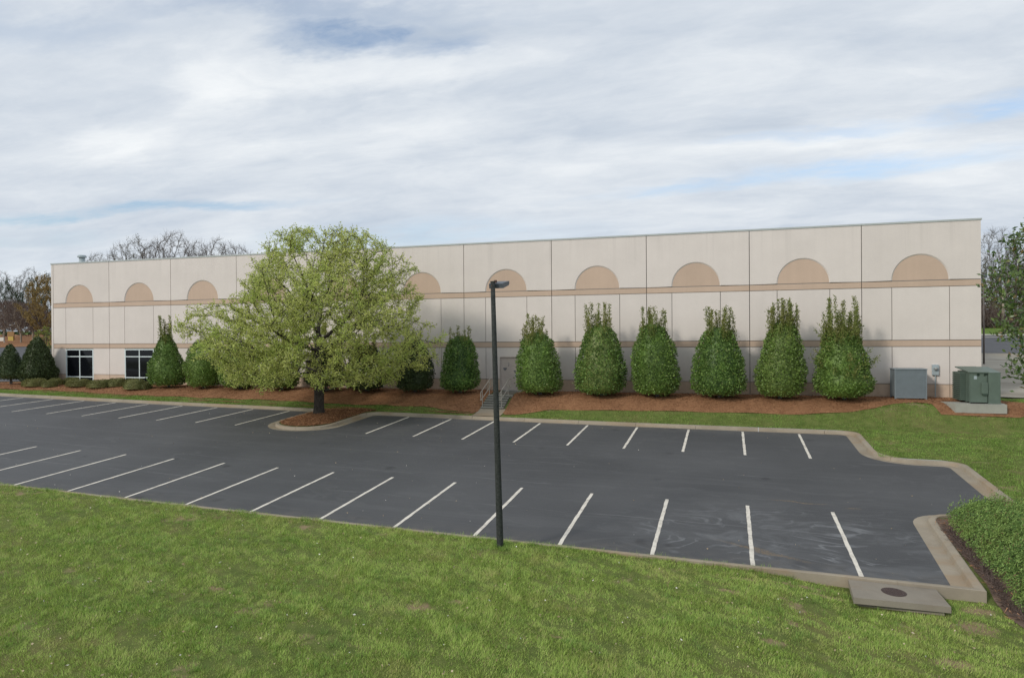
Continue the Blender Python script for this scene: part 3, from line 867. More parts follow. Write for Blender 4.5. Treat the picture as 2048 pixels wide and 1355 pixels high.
# ------------------------------------------------------------------ light pole
PX, PY = -6.01, 18.33
pz = float(gz(PX, PY))
lp = empty('light_pole', (PX, PY, pz))
tag(lp, 'tall dark grey round light pole in front, with one box lamp head', 'light pole')
top = Vector((PX - .17, PY, 7.50))
pts = [Vector((PX, PY, pz - .3)).lerp(top, t) for t in (0, .05, .25, .5, .75, 1)]
MB().tube(pts, [.095, .095, .088, .080, .071, .062], 18).build('pole', 'pole_paint', lp, True)
MB().tube([top + Vector((0, 0, -.005)), top + Vector((0, 0, .03))], .068, 18).build('cap', 'pole_paint', lp)
MB().box(PX - .035, PX + .035, PY - .105, PY - .085, pz + .35, pz + .50).build('hand_hole_cover', 'pole_paint', lp)
arm0 = top + Vector((0, 0, -.12))
MB().tube([arm0, arm0 + Vector((.01, .22, .03))], .035, 10).build('arm', 'lamp_paint', lp)
hd = MB()
hx, hw_, hl, hh = top.x + .065, .205, .60, .125
prof = [(.10, -.065), (.10, .06), (.16, .075), (.10 + hl, .045), (.10 + hl, -.03), (.62, -.065)]
ct, st_ = math.cos(R(13)), math.sin(R(13))
pp = [(y * ct - z * st_, y * st_ + z * ct) for y, z in prof]
vs = [(hx - hw_, top.y + y, arm0.z + z) for y, z in pp] + [(hx + hw_, top.y + y, arm0.z + z) for y, z in pp]
n6 = len(pp)
hd.add(vs, [tuple(range(n6)), tuple(range(2 * n6 - 1, n6 - 1, -1))] + [(i, i + n6, (i + 1) % n6 + n6, (i + 1) % n6) for i in range(n6)])
head = hd.build('lamp_head', 'lamp_paint', lp)
a = Vector((hx - .06, top.y + .22, arm0.z + .11))
MB().tube([a, a + Vector((0, 0, .085))], .045, 12).build('photocell', 'photocell_plastic', head)
ln = [(.15, -.070), (.60, -.070)]
ln = [(y * ct - z * st_, y * st_ + z * ct) for y, z in ln]
MB().add([(hx - .17, top.y + ln[0][0], arm0.z + ln[0][1]), (hx + .17, top.y + ln[0][0], arm0.z + ln[0][1]), (hx + .17, top.y + ln[1][0], arm0.z + ln[1][1]), (hx - .17, top.y + ln[1][0], arm0.z + ln[1][1])], [(0, 1, 2, 3)]).build('lens', 'lens_glass', head)
for z in (-.10, -.22): MB().tube([(top.x - .01, PY - .078, top.z + z), (top.x - .01, PY - .055, top.z + z)], .014, 8).build('bolt', 'photocell_plastic', lp)

# far light pole right of the building
q = at(1967.5, 662, 60)
fp = empty('light_pole', (q.x, 60, float(gz(q.x, 60))))
tag(fp, 'thin grey light pole beyond the right corner of the warehouse', 'light pole')
MB().tube([(q.x, 60, fp.location.z - .2), (q.x, 60, at(1967.5, 551, 60).z)], [.065, .05], 10).build('pole', 'bark_grey', fp, True)
zt2 = at(1967.5, 551, 60).z
MB().box(q.x - .25, q.x + .25, 60.05, 60.7, zt2 - .12, zt2 + .06, .02).build('lamp_head', 'lamp_paint', fp)

# ------------------------------------------------------------------ utility boxes
# condenser cabinet
ax0, ax1, ay0, ay1, az0, az1 = 8.46, 9.98, 41.35, 42.45, 2.62, 4.16
ac = empty('condenser_cabinet', ((ax0 + ax1) / 2, (ay0 + ay1) / 2, 2.56))
tag(ac, 'blue grey metal condenser cabinet standing against the warehouse wall', 'condenser')
MB().box(ax0 + .03, ax1 - .03, ay0 + .03, ay1 - .03, az0 + .06, az1 - .05).build('casing', 'condenser_paint', ac)
for xx in (ax0, ax1 - .07):
    for yy in (ay0, ay1 - .07): MB().box(xx, xx + .07, yy, yy + .07, az0 - .06, az1 - .05).build('corner_post', 'condenser_paint', ac)
MB().box(ax0 - .025, ax1 + .025, ay0 - .025, ay1 + .025, az1 - .048, az1, .012).build('top_panel', 'condenser_paint', ac)
for i in range(24):
    z = az0 + .09 + i * .058
    MB().box(ax0 + .075, ax1 - .075, ay0 + .012, ay0 + .028, z, z + .042).build('louvre', 'condenser_paint', ac)
MB().box(ax0 + .07, ax1 - .07, ay0 + .002, ay0 + .03, az0 - .01, az0 + .06).build('base_rail', 'condenser_paint', ac)
for i in range(4): MB().box(ax0 + .15 + i * .38, ax0 + .27 + i * .38, ay0 + .1, ay1 - .1, az0 - .12, az0 + .055).build('foot', 'black_rubber', ac)
# electricity meter
mt = empty('electric_meter', (10.73, YW, 3.78))
tag(mt, 'small grey electric meter box mounted on the warehouse wall', 'meter')
MB().box(10.57, 10.89, YW - .14, YW - .002, 3.77, 4.33, .015).build('box', 'meter_paint', mt)
MB().tube([(10.73, YW - .14, 4.12), (10.73, YW - .20, 4.12)], .105, 16).build('collar', 'meter_paint', mt)
MB().tube([(10.73, YW - .20, 4.12), (10.73, YW - .25, 4.12), (10.73, YW - .285, 4.12)], [.085, .080, .045], 16).build('dial_glass', 'lens_glass', mt, True)
MB().tube([(10.73, YW - .07, 2.4), (10.73, YW - .07, 3.77)], .03, 8).build('conduit', 'meter_paint', mt)
# transformer on its pad
pad = MB().slab([(10.30, 40.75), (10.75, 39.42), (12.92, 39.36), (13.05, 41.7), (10.5, 41.7)], 2.10, 2.54).build('concrete_pad', 'pad_concrete')
tag(pad, 'low pale concrete pad under the green transformer', 'pad')
tx0, txm, tx1 = 11.42, 12.22, 12.74
tf, tb = 39.68, 41.5
tr = empty('transformer_cabinet', ((tx0 + tx1) / 2, tf, 2.54))
tag(tr, 'dark green pad-mounted transformer cabinet by the right corner of the warehouse', 'transformer')
zt0, zt1 = 2.58, 4.06
MB().box(tx0, tx1, tf + .45, tb, zt0, zt1 + .04).build('tank', 'transformer_paint', tr)
MB().box(tx0 + .02, txm - .004, tf + .03, tf + .448, zt0 + .03, zt1).build('cabinet', 'transformer_paint', tr)
d1 = MB().box(tx0 + .05, txm - .03, tf, tf + .028, zt0 + .02, zt1 - .04, .004).build('door', 'transformer_paint', tr)
MB().box(txm + .004, tx1, tf - .05, tf + .448, zt0 - .035, zt1 + .005, .006).build('door', 'transformer_paint', tr)
MB().box(tx0 + .01, tx0 + .048, tf - .008, tf + .028, zt0 - .02, zt1 - .02).build('corner_post', 'transformer_paint', tr)
MB().box(txm - .30, txm - .02, tf - .10, tf - .002, 3.04, 3.58, .012).build('padlock_box', 'transformer_paint', d1)
MB().box(txm - .26, txm - .03, tf - .085, tf - .004, 2.97, 3.036).build('padlock_shadow', 'transformer_shade', d1)  # dark strip added to stand for the shadow under the padlock box
MB().box(txm - .10, txm - .07, tf - .02, tf - .002, 3.58, 3.98).build('latch_bar', 'transformer_paint', d1)
# hood, overhanging, slightly tipped forward
vs = [(tx0 - .12, tb + .02, 4.30), (txm + .02, tb + .02, 4.30), (txm + .02, tf - .05, 4.10), (tx0 - .02, tf - .05, 4.10)]
hdm = MB().add(vs + [(x, y, z - .05) for x, y, z in vs], [(3, 2, 1, 0), (4, 5, 6, 7), (0, 1, 5, 4), (1, 2, 6, 5), (2, 3, 7, 6), (3, 0, 4, 7)]).build('hood', 'transformer_paint', tr)
vs = [(txm + .03, tb + .02, 4.285), (tx1 + .02, tb + .02, 4.285), (tx1 + .02, tf - .06, 4.075), (txm + .03, tf - .06, 4.075)]
MB().add(vs + [(x, y, z - .03) for x, y, z in vs], [(3, 2, 1, 0), (4, 5, 6, 7), (0, 1, 5, 4), (1, 2, 6, 5), (2, 3, 7, 6), (3, 0, 4, 7)]).build('hood', 'transformer_paint', tr)
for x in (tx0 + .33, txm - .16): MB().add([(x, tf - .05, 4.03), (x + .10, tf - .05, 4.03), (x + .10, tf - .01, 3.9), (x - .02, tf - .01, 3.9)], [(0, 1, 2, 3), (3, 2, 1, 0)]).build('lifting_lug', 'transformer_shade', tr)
MB().box(tx0 + .20, tx0 + .33, tf - .004, tf - .0005, 3.74, 3.90).build('data_plate', 'meter_paint', d1)
# cooling fins on the left side
for i in range(14):
    z = 2.66 + i * .10
    MB().box(tx0 - .27, tx0 - .004, tf + .52, tb - .05, z, z + .055).build('cooling_fin', 'transformer_paint', tr)
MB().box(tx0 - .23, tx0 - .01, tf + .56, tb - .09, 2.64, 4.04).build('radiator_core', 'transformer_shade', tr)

# ------------------------------------------------------------------ storm drain
sd = empty('storm_drain', (3.75, 18.2, -.25))
tag(sd, 'concrete storm drain slab with rusty round manhole cover beside the near kerb', 'storm drain')
zz = [float(lotz(2.8, 18.8)) + .155, float(lotz(4.72, 18.8)) + .135]
vs = []
for x, y, q in ((2.80, 18.78, 0), (4.70, 18.78, 1), (4.74, 17.75, 1), (2.74, 17.62, 0)):
    vs.append((x, y, zz[q] - (.03 if y < 18 else 0)))
b_ = [(x, y, z - .14) for x, y, z in vs]
MB().add(vs + b_, [(3, 2, 1, 0), (4, 5, 6, 7), (0, 1, 5, 4), (1, 2, 6, 5), (2, 3, 7, 6), (3, 0, 4, 7)]).build('slab', 'slab_concrete', sd)
MB().box(2.86, 4.62, 17.80, 18.7, zz[1] - .7, zz[1] - .16).build('box_wall', 'slab_concrete', sd)
ccx, ccy = 3.70, 18.27
def slz(x, y): return zz[0] + (zz[1] - zz[0]) * (x - 2.8) / 1.9 - .03 * (18.78 - y) / 1.08
ring = [(ccx + .24 * math.cos(t), ccy + .24 * math.sin(t)) for t in np.linspace(0, 2 * math.pi, 32, endpoint=False)]
vs = [(x, y, slz(x, y) + .008) for x, y in ring] + [(x, y, slz(x, y) - .02) for x, y in ring]
mc = MB().add(vs, [tuple(range(32))] + [(i, i + 32, (i + 1) % 32 + 32, (i + 1) % 32) for i in range(32)]).build('manhole_cover', 'iron', sd)
for i in range(-5, 6):
    for j in range(-5, 6):
        if i * i + j * j < 26 and (i + j) % 2 == 0:
            x, y = ccx + i * .039, ccy + j * .039; z = slz(x, y) + .0085
            if i == 0 and j == 0: tr_m = MB()
            tr_m = globals().setdefault('tread_mb', MB())
            tr_m.add([(x - .014, y - .014, z), (x + .014, y - .014, z), (x + .014, y + .014, z), (x - .014, y + .014, z), (x - .009, y - .009, z + .006), (x + .009, y - .009, z + .006), (x + .009, y + .009, z + .006), (x - .009, y + .009, z + .006)], [(4, 5, 6, 7), (0, 1, 5, 4), (1, 2, 6, 5), (2, 3, 7, 6), (3, 0, 4, 7)])
tread_mb.build('tread_pattern', 'iron', mc)
ro = [(ccx + .27 * math.cos(t), ccy + .27 * math.sin(t)) for t in np.linspace(0, 2 * math.pi, 32, endpoint=False)]
vs = [(x, y, slz(x, y) + .004) for x, y in ro] + [(x, y, slz(x, y) + .006) for x, y in [(ccx + .245 * math.cos(t), ccy + .245 * math.sin(t)) for t in np.linspace(0, 2 * math.pi, 32, endpoint=False)]]
MB().add(vs, [(i, (i + 1) % 32, (i + 1) % 32 + 32, i + 32) for i in range(32)]).build('cover_ring', 'iron', sd)

# small signs at the far left
q = at(22, 690, 88)
sg_ = empty('sign_board', (q.x, 88, float(gz(q.x, 88))))
tag(sg_, 'small brown and yellow sign on a post at the far left', 'sign')
zc = at(22, 673, 88).z
wv = .5
MB().box(q.x - .75, q.x + .75, 87.94, 88.06, zc + .05, zc + .85).build('brown_panel', 'brown_paint', sg_)
MB().box(q.x - .58, q.x + .58, 87.93, 88.05, zc - .72, zc + .02).build('yellow_panel', 'yellow_paint', sg_)
for sx in (-.5, .5): MB().box(q.x + sx - .06, q.x + sx + .06, 88.07, 88.17, sg_.location.z - .3, zc + .6).build('post', 'bark_brown', sg_)
q = at(3, 690, 84)
s2_ = empty('sign_board', (q.x, 84, float(gz(q.x, 84))))
tag(s2_, 'pale low board on posts at the left edge of the picture', 'sign')
zc = at(3, 678, 84).z
MB().box(q.x - 1.4, q.x + .6, 83.9, 84.05, zc - .3, zc + .3).build('panel', 'pale_paint', s2_)
for sx in (-1.0, .45): MB().box(q.x + sx - .07, q.x + sx + .07, 84.06, 84.18, s2_.location.z - .3, zc + .2).build('post', 'pale_paint', s2_)

# ------------------------------------------------------------------ vegetation builders
def unit(v): return v / np.maximum(np.linalg.norm(v, axis=-1, keepdims=True), 1e-9)

def leaf_cards(P, D, L, Wd, fold=.25):
    """one folded four-point leaf at each P, pointing along D"""
    n = len(P)
    rnd = unit(rng.normal(size=(n, 3)))
    S = unit(np.cross(D, rnd)); Nn = np.cross(S, D)
    L = np.broadcast_to(np.asarray(L, float), (n,))[:, None]; Wd = np.broadcast_to(np.asarray(Wd, float), (n,))[:, None]
    v = np.stack([P, P + D * L * .5 + S * Wd * .5 + Nn * Wd * fold, P + D * L, P + D * L * .5 - S * Wd * .5 + Nn * Wd * fold], 1).reshape(-1, 3)
    return v, np.arange(4 * n).reshape(n, 4)

def tubes_np(A, B, ra, rb, n=4):
    """a frustum for every segment A->B"""
    S = len(A); d = unit(B - A)
    ref = np.where(np.abs(d[:, 2:3]) < .9, np.array([[0, 0, 1.0]]), np.array([[1.0, 0, 0]]))
    u = unit(np.cross(d, ref)); w = np.cross(d, u)
    th = 2 * np.pi * np.arange(n) / n
    ring = u[:, None, :] * np.cos(th)[None, :, None] + w[:, None, :] * np.sin(th)[None, :, None]
    V = np.concatenate([A[:, None, :] + ring * ra[:, None, None], B[:, None, :] + ring * rb[:, None, None]], 1).reshape(-1, 3)
    k = np.arange(n); k2 = (k + 1) % n
    base = np.stack([k, k2, k2 + n, k + n], 1)
    F = (np.arange(S)[:, None, None] * 2 * n + base[None]).reshape(-1, 4)
    return V, F

def colonize(attr, start, step, infl, kill, up=.08, maxit=140, jit=.12):
    """space colonisation: returns nodes, parents"""
    nodes = [np.array(p, float) for p in start]; par = [-1] + list(range(len(start) - 1))
    A = np.array(attr, float)
    N0 = np.array(nodes)
    d2 = ((A[:, None] - N0[None]) ** 2).sum(-1)
    near = d2.argmin(1); nd = d2.min(1)
    for it in range(maxit):
        if len(A) == 0: break
        act = nd < infl * infl
        if not act.any():
            act = nd < nd.min() * 1.05 + 1e-6
        idx = near[act]; vec = unit(A[act] - np.array(nodes)[idx])
        acc = {}
        us, inv = np.unique(idx, return_inverse=True)
        sm = np.zeros((len(us), 3)); np.add.at(sm, inv, vec)
        dirs = unit(sm) + np.array([0, 0, up]) + rng.normal(size=(len(us), 3)) * jit
        dirs = unit(dirs)
        new = np.array(nodes)[us] + dirs * step
        b = len(nodes)
        nodes += list(new); par += list(us)
        d2n = ((A[:, None] - new[None]) ** 2).sum(-1)
        m = d2n.min(1); better = m < nd
        near = np.where(better, b + d2n.argmin(1), near); nd = np.minimum(nd, m)
        keep = nd > kill * kill
        A, near, nd = A[keep], near[keep], nd[keep]
        if len(nodes) > 6000: break
    return np.array(nodes), np.array(par)

def radii(nodes, par, tip, expo=2.3):
    n = len(nodes); ch = np.zeros(n); r = np.zeros(n)
    acc = np.zeros(n)
    for i in range(n - 1, -1, -1):
        r[i] = tip if acc[i] == 0 else acc[i] ** (1 / expo)
        if par[i] >= 0: acc[par[i]] += r[i] ** expo
    return r

def noise3(P, k=1.0, seed=0):
    g = np.random.default_rng(seed)
    out = np.zeros(len(P))
    for _ in range(6):
        w = g.normal(size=3) * k; out += np.sin(P @ w + g.uniform(0, 6.28))
    return out / 6

# ---- main pear tree on the island
def pear_tree():
    bx, by = -22.35, 35.0; bz = float(islz(bx, by))
    root = empty('pear_tree', (bx, by, bz))
    tag(root, 'large spreading tree with fresh yellow-green leaves on the mulched island', 'tree')
    zs = np.array([3.5, 4.2, 5.2, 6.4, 7.6, 8.8, 10.0, 11.0, 11.8, 12.2]); rs = np.array([4.9, 5.9, 6.4, 6.4, 6.1, 5.5, 4.7, 3.9, 2.8, 1.4])
    A = []
    cx, cy = bx - .10, by - .2
    while len(A) < 9000:
        z = rng.uniform(3.3, 12.0); rr = np.interp(z, zs, rs); t = rng.uniform(0, 6.283)
        lob = 1 + .13 * math.sin(3 * t + z * 1.3) + .09 * math.sin(7 * t - z * 2)
        f = rng.uniform(.05, 1) ** .55
        rho = rr * f * lob
        # undersides are open near the trunk
        if z < 4.6 and f < .45: continue
        q = np.array([[cx + rho * math.cos(t) + (.35 if z > 8 else 0), cy + rho * math.sin(t) * .92, z]])
        cl = noise3(q, .85, 21)[0] + .6 * noise3(q, 1.7, 22)[0]
        if cl < (-.14 if f > .55 else .02) + .10 * (z - 7) / 5: continue
        A.append(q[0])
    A = np.array(A)
    start = [(bx, by, bz - .1), (bx + .02, by, bz + .6), (bx + .05, by, bz + 1.2), (bx + .03, by - .02, bz + 1.8), (bx, by, bz + 2.3), (bx - .02, by, bz + 2.9), (bx, by, bz + 3.6), (bx + .05, by, bz + 4.3)]
    nodes, par = colonize(A, start, .30, 3.0, .50, .10, 150, .06)
    r = radii(nodes, par, .013, 1.95)
    r = r * (.265 / r[1])
    r = np.maximum(r, .008)
    idx = np.arange(1, len(nodes)); a = par[idx]
    ra = np.minimum(r[a], r[idx] * 1.25)
    thick = r[idx] > .07
    vs, fs = [], []; off = 0
    for m_, n in ((thick, 9), (~thick, 4)):
        V, F = tubes_np(nodes[a[m_]], nodes[idx[m_]], ra[m_] if n == 4 else np.minimum(r[a[m_]], r[idx[m_]] * 1.15), r[idx[m_]], n)
        vs.append(V); fs.append(F + off); off += len(V)
    # trunk flare
    th = np.linspace(0, 2 * np.pi, 14, endpoint=False)
    prof = [(-.15, .42), (.0, .36), (.15, .315), (.45, .285), (1.0, .275), (1.55, .27)]
    V = np.array([[bx + .02 * (z > .5) + q * (1 + .06 * math.sin(3 * t + z)) * math.cos(t), by + q * (1 + .06 * math.sin(4 * t + 1)) * math.sin(t), bz + z] for z, q in prof for t in th])
    F = np.array([[i * 14 + k, i * 14 + (k + 1) % 14, (i + 1) * 14 + (k + 1) % 14, (i + 1) * 14 + k] for i in range(len(prof) - 1) for k in range(14)])
    vs.append(V); fs.append(F + off); off += len(V)
    # twigs with leaf clusters
    tipm = (r[idx] < .030)
    base = nodes[idx[tipm]]; dirv = unit(nodes[idx[tipm]] - nodes[a[tipm]])
    K = 4
    B = np.repeat(base, K, 0); Dv = np.repeat(dirv, K, 0)
    T = unit(Dv * .8 + rng.normal(size=B.shape) * .75 + np.array([0, 0, .3]))
    Lt = rng.uniform(.22, .55, len(B))
    E = B + T * Lt[:, None]
    V, F = tubes_np(B, E, np.full(len(B), .009), np.full(len(B), .005), 3)
    vs.append(V); fs.append(F + off)
    mesh_np('trunk', np.concatenate(vs), np.concatenate(fs), 'bark_dark', root, True)
    # density varies through the crown: thinner at the top and inside
    J = 11
    u = rng.uniform(.15, 1.05, (len(B), J))
    P = (B[:, None] + T[:, None] * (Lt[:, None, None] * u[..., None])).reshape(-1, 3) + rng.normal(size=(len(B) * J, 3)) * .055
    Dl = unit(np.repeat(T, J, 0) * .5 + rng.normal(size=P.shape) * .9 + np.array([0, 0, .15]))
    zf = np.clip((P[:, 2] - 5) / 7, 0, 1)
    keep = rng.uniform(size=len(P)) < np.clip((1.0 - .40 * zf) * (1 + .9 * noise3(P, 1.5, 5)), .08, 1)
    P, Dl = P[keep], Dl[keep]
    V, F = leaf_cards(P, Dl, rng.uniform(.075, .125, len(P)), rng.uniform(.055, .085, len(P)))
    mesh_np('crown', V, F, 'pear_leaf', root)
    return root
pear_tree()

# ---- clipped conical evergreens
def shrub(x, y, w, ztop, zbody, label, mat='holly_leaf', shoots=12, seed=0, ntop=.30, stem=.22, dense=1.0, wild=0.0, flare=.12, shape=None, stemh=.14):
    g = np.random.default_rng(seed + 100)
    z0 = float(mulchz(x, y)) if -57 < x < 13 else float(gz(x, y))
    root = empty('evergreen_shrub', (x, y, z0))
    tag(root, label, 'shrub', 'conical evergreen shrubs along the warehouse wall')
    zb, H = z0 + stemh, zbody - z0 - stemh
    R0 = w / 2
    ph = shape or ([0, .03, .08, .20, .34, .52, .70, .85, .94, 1.0], [.50, .76, .91, 1.0, .98, .90, .76, .61, .47, .14])
    hs = np.array(ph[0]); rs = np.array(ph[1]) * (1 + g.normal(size=len(ph[1])) * .035)
    def prof(h): return np.interp(h, hs, rs) * R0
    lean = g.uniform(-.06, .06)
    def surf(h, t, f):
        r_ = prof(h)
        P = np.stack([r_ * np.cos(t), r_ * np.sin(t), h * H], -1)
        bump = 1 + .09 * noise3(P, 2.6 / max(R0, .5), seed) + .09 * noise3(P, 7.0, seed + 3)
        P[..., 0] *= bump * f; P[..., 1] *= bump * f
        P[..., 0] += lean * P[..., 2]
        P += np.array([x, y, zb])
        return P
    # inner mass of the same foliage so that the wall does not show through
    nh, nt = 14, 16
    hh, tt = np.meshgrid(np.linspace(0.01, .99, nh), np.linspace(0, 2 * np.pi, nt, endpoint=False), indexing='ij')
    V = surf(hh.ravel(), tt.ravel(), np.full(hh.size, .80))
    F = np.array([[i * nt + k, i * nt + (k + 1) % nt, (i + 1) * nt + (k + 1) % nt, (i + 1) * nt + k] for i in range(nh - 1) for k in range(nt)])
    n = int(8200 * dense * (w / 2.7) * (H / 4))
    # area-weighted height samples
    hg = np.linspace(0, 1, 200); cdf = np.cumsum(prof(hg) + .08); cdf /= cdf[-1]
    h = np.interp(g.uniform(size=n), cdf, hg); t = g.uniform(0, 2 * np.pi, n); f = 1.03 - .24 * g.uniform(size=n) ** 1.5 + .06 * (g.uniform(size=n) > .93)
    P = surf(h, t, f)
    out = np.stack([np.cos(t), np.sin(t), np.full(n, .35)], -1)
    D = unit(out * .8 + g.normal(size=(n, 3)) * .75)
    LV, LF = leaf_cards(P, D, g.uniform(.09, .155, n), g.uniform(.055, .085, n))
    core = mesh_np('crown', np.concatenate([LV, V]), np.concatenate([LF, F + len(LV)]), mat, root)
    # stem
    MB().tube([(x, y, z0 - .1), (x + .02, y, z0 + .5), (x, y, zb + H * .4)], [.07, .055, .03], 7).tube([(x + .1, y + .05, z0 - .1), (x + .14, y, zb + .6)], [.045, .03], 6).build('trunk', 'bark_grey', root)
    # unclipped leaders on top
    if shoots:
        PP, DD, segs = [], [], []
        for i in range(shoots):
            rr = prof(.84) * 1.0 * math.sqrt(g.uniform()); tt_ = g.uniform(0, 6.283)
            b = np.array([x + lean * H + rr * math.cos(tt_), y + rr * math.sin(tt_), zb + H * (.86 - .1 * rr)])
            top_ = b + np.array([g.normal() * .10, g.normal() * .10, (ztop - b[2]) * (g.uniform(.3, 1.0) if i > 1 else 1.0)])
            segs.append((b, top_))
            m_ = int(np.linalg.norm(top_ - b) * 120)
            u = g.uniform(0, 1, m_)
            PP.append(b + (top_ - b) * u[:, None] + g.normal(size=(m_, 3)) * (.075 * (1.15 - u[:, None] * .6)))
            DD.append(unit(g.normal(size=(m_, 3)) * .7 + np.array([0, 0, .6])))
        for i in range(int(wild * 26)):
            hh_ = g.uniform(.25, .95); tt_ = g.uniform(-3.3, .3)
            b = surf(np.array([hh_]), np.array([tt_]), np.array([.9]))[0]
            top_ = b + np.array([math.cos(tt_) * .45, math.sin(tt_) * .45, g.uniform(.25, .75)]) * g.uniform(.6, 1.3)
            segs.append((b, top_)); m_ = int(np.linalg.norm(top_ - b) * 60); u = g.uniform(0, 1, m_)
            PP.append(b + (top_ - b) * u[:, None] + g.normal(size=(m_, 3)) * .07); DD.append(unit(g.normal(size=(m_, 3)) + np.array([0, 0, .5])))
        P = np.concatenate(PP); D = np.concatenate(DD)
        LV, LF = leaf_cards(P, D, g.uniform(.08, .14, len(P)), g.uniform(.04, .06, len(P)))
        SA = np.array([s_[0] for s_ in segs]); SB = np.array([s_[1] for s_ in segs])
        TV, TF = tubes_np(SA, SB, np.full(len(SA), .012), np.full(len(SA), .006), 3)
        mesh_np('leader_shoots', np.concatenate([LV, TV]), np.concatenate([LF, TF + len(LV)]), 'holly_shoot_leaf', root)
    return root

rounded = ([0, .03, .10, .20, .40, .60, .78, .92, 1.0], [.5, .82, .98, 1.0, .86, .67, .46, .26, .06])
def sh(px0, px1, pyb, pyt, pys, label, y=40.55, **k):
    c = (px0 + px1) / 2
    a = at(px0, pyb, y); b = at(px1, pyb, y)
    mid = at(c, pyb, y)
    return shrub((a.x + b.x) / 2, y, (b.x - a.x) * y / math.hypot(mid.x, y), at(c, pyt, y).z, at(c, pys, y).z, label, **k)
sh(882, 957, 793, 652, 672, 'conical evergreen shrub just left of the concrete steps', seed=1, shoots=11, mat='holly_leaf')
sh(1035, 1124, 797, 630, 664, 'conical evergreen shrub just right of the beige door', seed=2, shoots=19)
sh(1152, 1252, 797, 607, 650, 'conical evergreen shrub, second to the right of the door, with two tall leaders', seed=3, shoots=19)
sh(1267, 1360, 802, 613, 648, 'conical evergreen shrub, third to the right of the door', seed=4, shoots=19)
sh(1386, 1490, 804, 613, 655, 'conical evergreen shrub, fourth to the right of the door', seed=5, shoots=19)
sh(1511, 1607, 805, 598, 645, 'conical evergreen shrub, second from the condenser cabinet, with loose upright top', seed=6, shoots=30)
sh(1631, 1745, 803, 594, 655, 'shaggy evergreen shrub nearest the condenser cabinet, with loose yellow-green sprays', seed=7, shoots=34, wild=1.0)
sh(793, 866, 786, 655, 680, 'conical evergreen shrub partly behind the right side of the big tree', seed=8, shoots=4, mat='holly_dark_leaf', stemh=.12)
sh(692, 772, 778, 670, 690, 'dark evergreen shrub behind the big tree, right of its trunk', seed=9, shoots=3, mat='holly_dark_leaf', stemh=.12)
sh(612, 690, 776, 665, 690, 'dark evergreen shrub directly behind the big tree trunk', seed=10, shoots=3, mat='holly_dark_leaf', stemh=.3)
sh(525, 600, 776, 660, 690, 'dark evergreen shrub behind the big tree, left of its trunk', seed=11, shoots=3)
sh(440, 520, 774, 655, 685, 'evergreen shrub mostly hidden by the left side of the big tree', seed=12, shoots=4)
sh(370, 445, 773, 645, 680, 'evergreen shrub peeking out at the left edge of the big tree', seed=13, shoots=5)
sh(297, 376, 772, 632, 668, 'bright conical evergreen shrub with pointed top beside the second window', seed=14, shoots=13, shape=rounded)
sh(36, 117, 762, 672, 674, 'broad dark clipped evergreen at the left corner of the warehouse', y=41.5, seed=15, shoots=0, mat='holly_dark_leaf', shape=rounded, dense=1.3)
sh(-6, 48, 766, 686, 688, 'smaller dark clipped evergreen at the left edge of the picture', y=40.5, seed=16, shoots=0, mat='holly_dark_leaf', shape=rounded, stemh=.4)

# ---- low clipped hedge shrubs
def mound(px0, px1, pyt, pyb, y, label, seed, mat='hedge_leaf'):
    g = np.random.default_rng(seed + 500)
    a = at(px0, pyb, y); b = at(px1, pyb, y); c = at((px0 + px1) / 2, pyt, y)
    cx, w = (a.x + b.x) / 2, (b.x - a.x) / 2 * .82
    z0 = float(mulchz(cx, y)); H = max(.5, c.z - z0)
    root = empty('hedge_shrub', (cx, y, z0))
    tag(root, label, 'shrub', 'low clipped shrubs under the warehouse windows')
    dpt = min(w, .8)
    def surf(u, t, f):
        # superellipsoid dome
        ch = np.cos(u) ** .55; shh = np.sin(u) ** .75
        P = np.stack([w * ch * np.cos(t), dpt * ch * np.sin(t), H * shh], -1)
        b_ = (1 + .07 * noise3(P, 3.0, seed) + .04 * noise3(P, 9.0, seed + 1)) * f
        return P * b_[:, None] + np.array([cx, y, z0])
    n = int(2600 * w)
    u = np.arcsin(g.uniform(0, 1, n) ** .9); t = g.uniform(0, 6.283, n)
    P = surf(u, t, 1 - .12 * g.uniform(size=n) ** 2)
    D = unit(unit(P - np.array([cx, y, z0 + H * .2])) * .8 + g.normal(size=P.shape) * .7)
    LV, LF = leaf_cards(P, D, g.uniform(.05, .085, n), g.uniform(.03, .045, n))
    uu, tt = np.meshgrid(np.linspace(0.02, 1.5, 7), np.linspace(0, 6.283, 14, endpoint=False), indexing='ij')
    V = surf(uu.ravel(), tt.ravel(), np.full(uu.size, .90))
    F = np.array([[i * 14 + k, i * 14 + (k + 1) % 14, (i + 1) * 14 + (k + 1) % 14, (i + 1) * 14 + k] for i in range(6) for k in range(14)])
    mesh_np('crown', np.concatenate([LV, V]), np.concatenate([LF, F + len(LV)]), mat, root)
    MB().tube([(cx, y, z0 - .1), (cx, y, z0 + H * .5)], [.05, .03], 6).build('stem', 'bark_grey', root)
mound(48, 93, 757, 777, 39.9, 'low clipped hedge shrub, leftmost, below the broad dark evergreen', 1)
mound(86, 112, 762, 776, 39.7, 'small rounded hedge shrub, front of the pair at the warehouse corner', 2)
mound(100, 124, 756, 772, 40.6, 'rounded hedge shrub at the back of the pair at the warehouse corner', 3)
mound(129, 156, 755, 767, 41.6, 'small hedge shrub close to the wall under the first window', 4)
mound(134, 182, 758, 779, 40.2, 'wide flat-topped hedge shrub in front of the first window', 5)
mound(178, 219, 759, 780, 40.0, 'hedge shrub with a brownish patch between the two windows', 6)
mound(215, 251, 756, 775, 40.6, 'hedge shrub left of the second window, nearer the wall', 7)
mound(248, 293, 757, 782, 39.8, 'tall-fronted hedge shrub under the second window', 8)
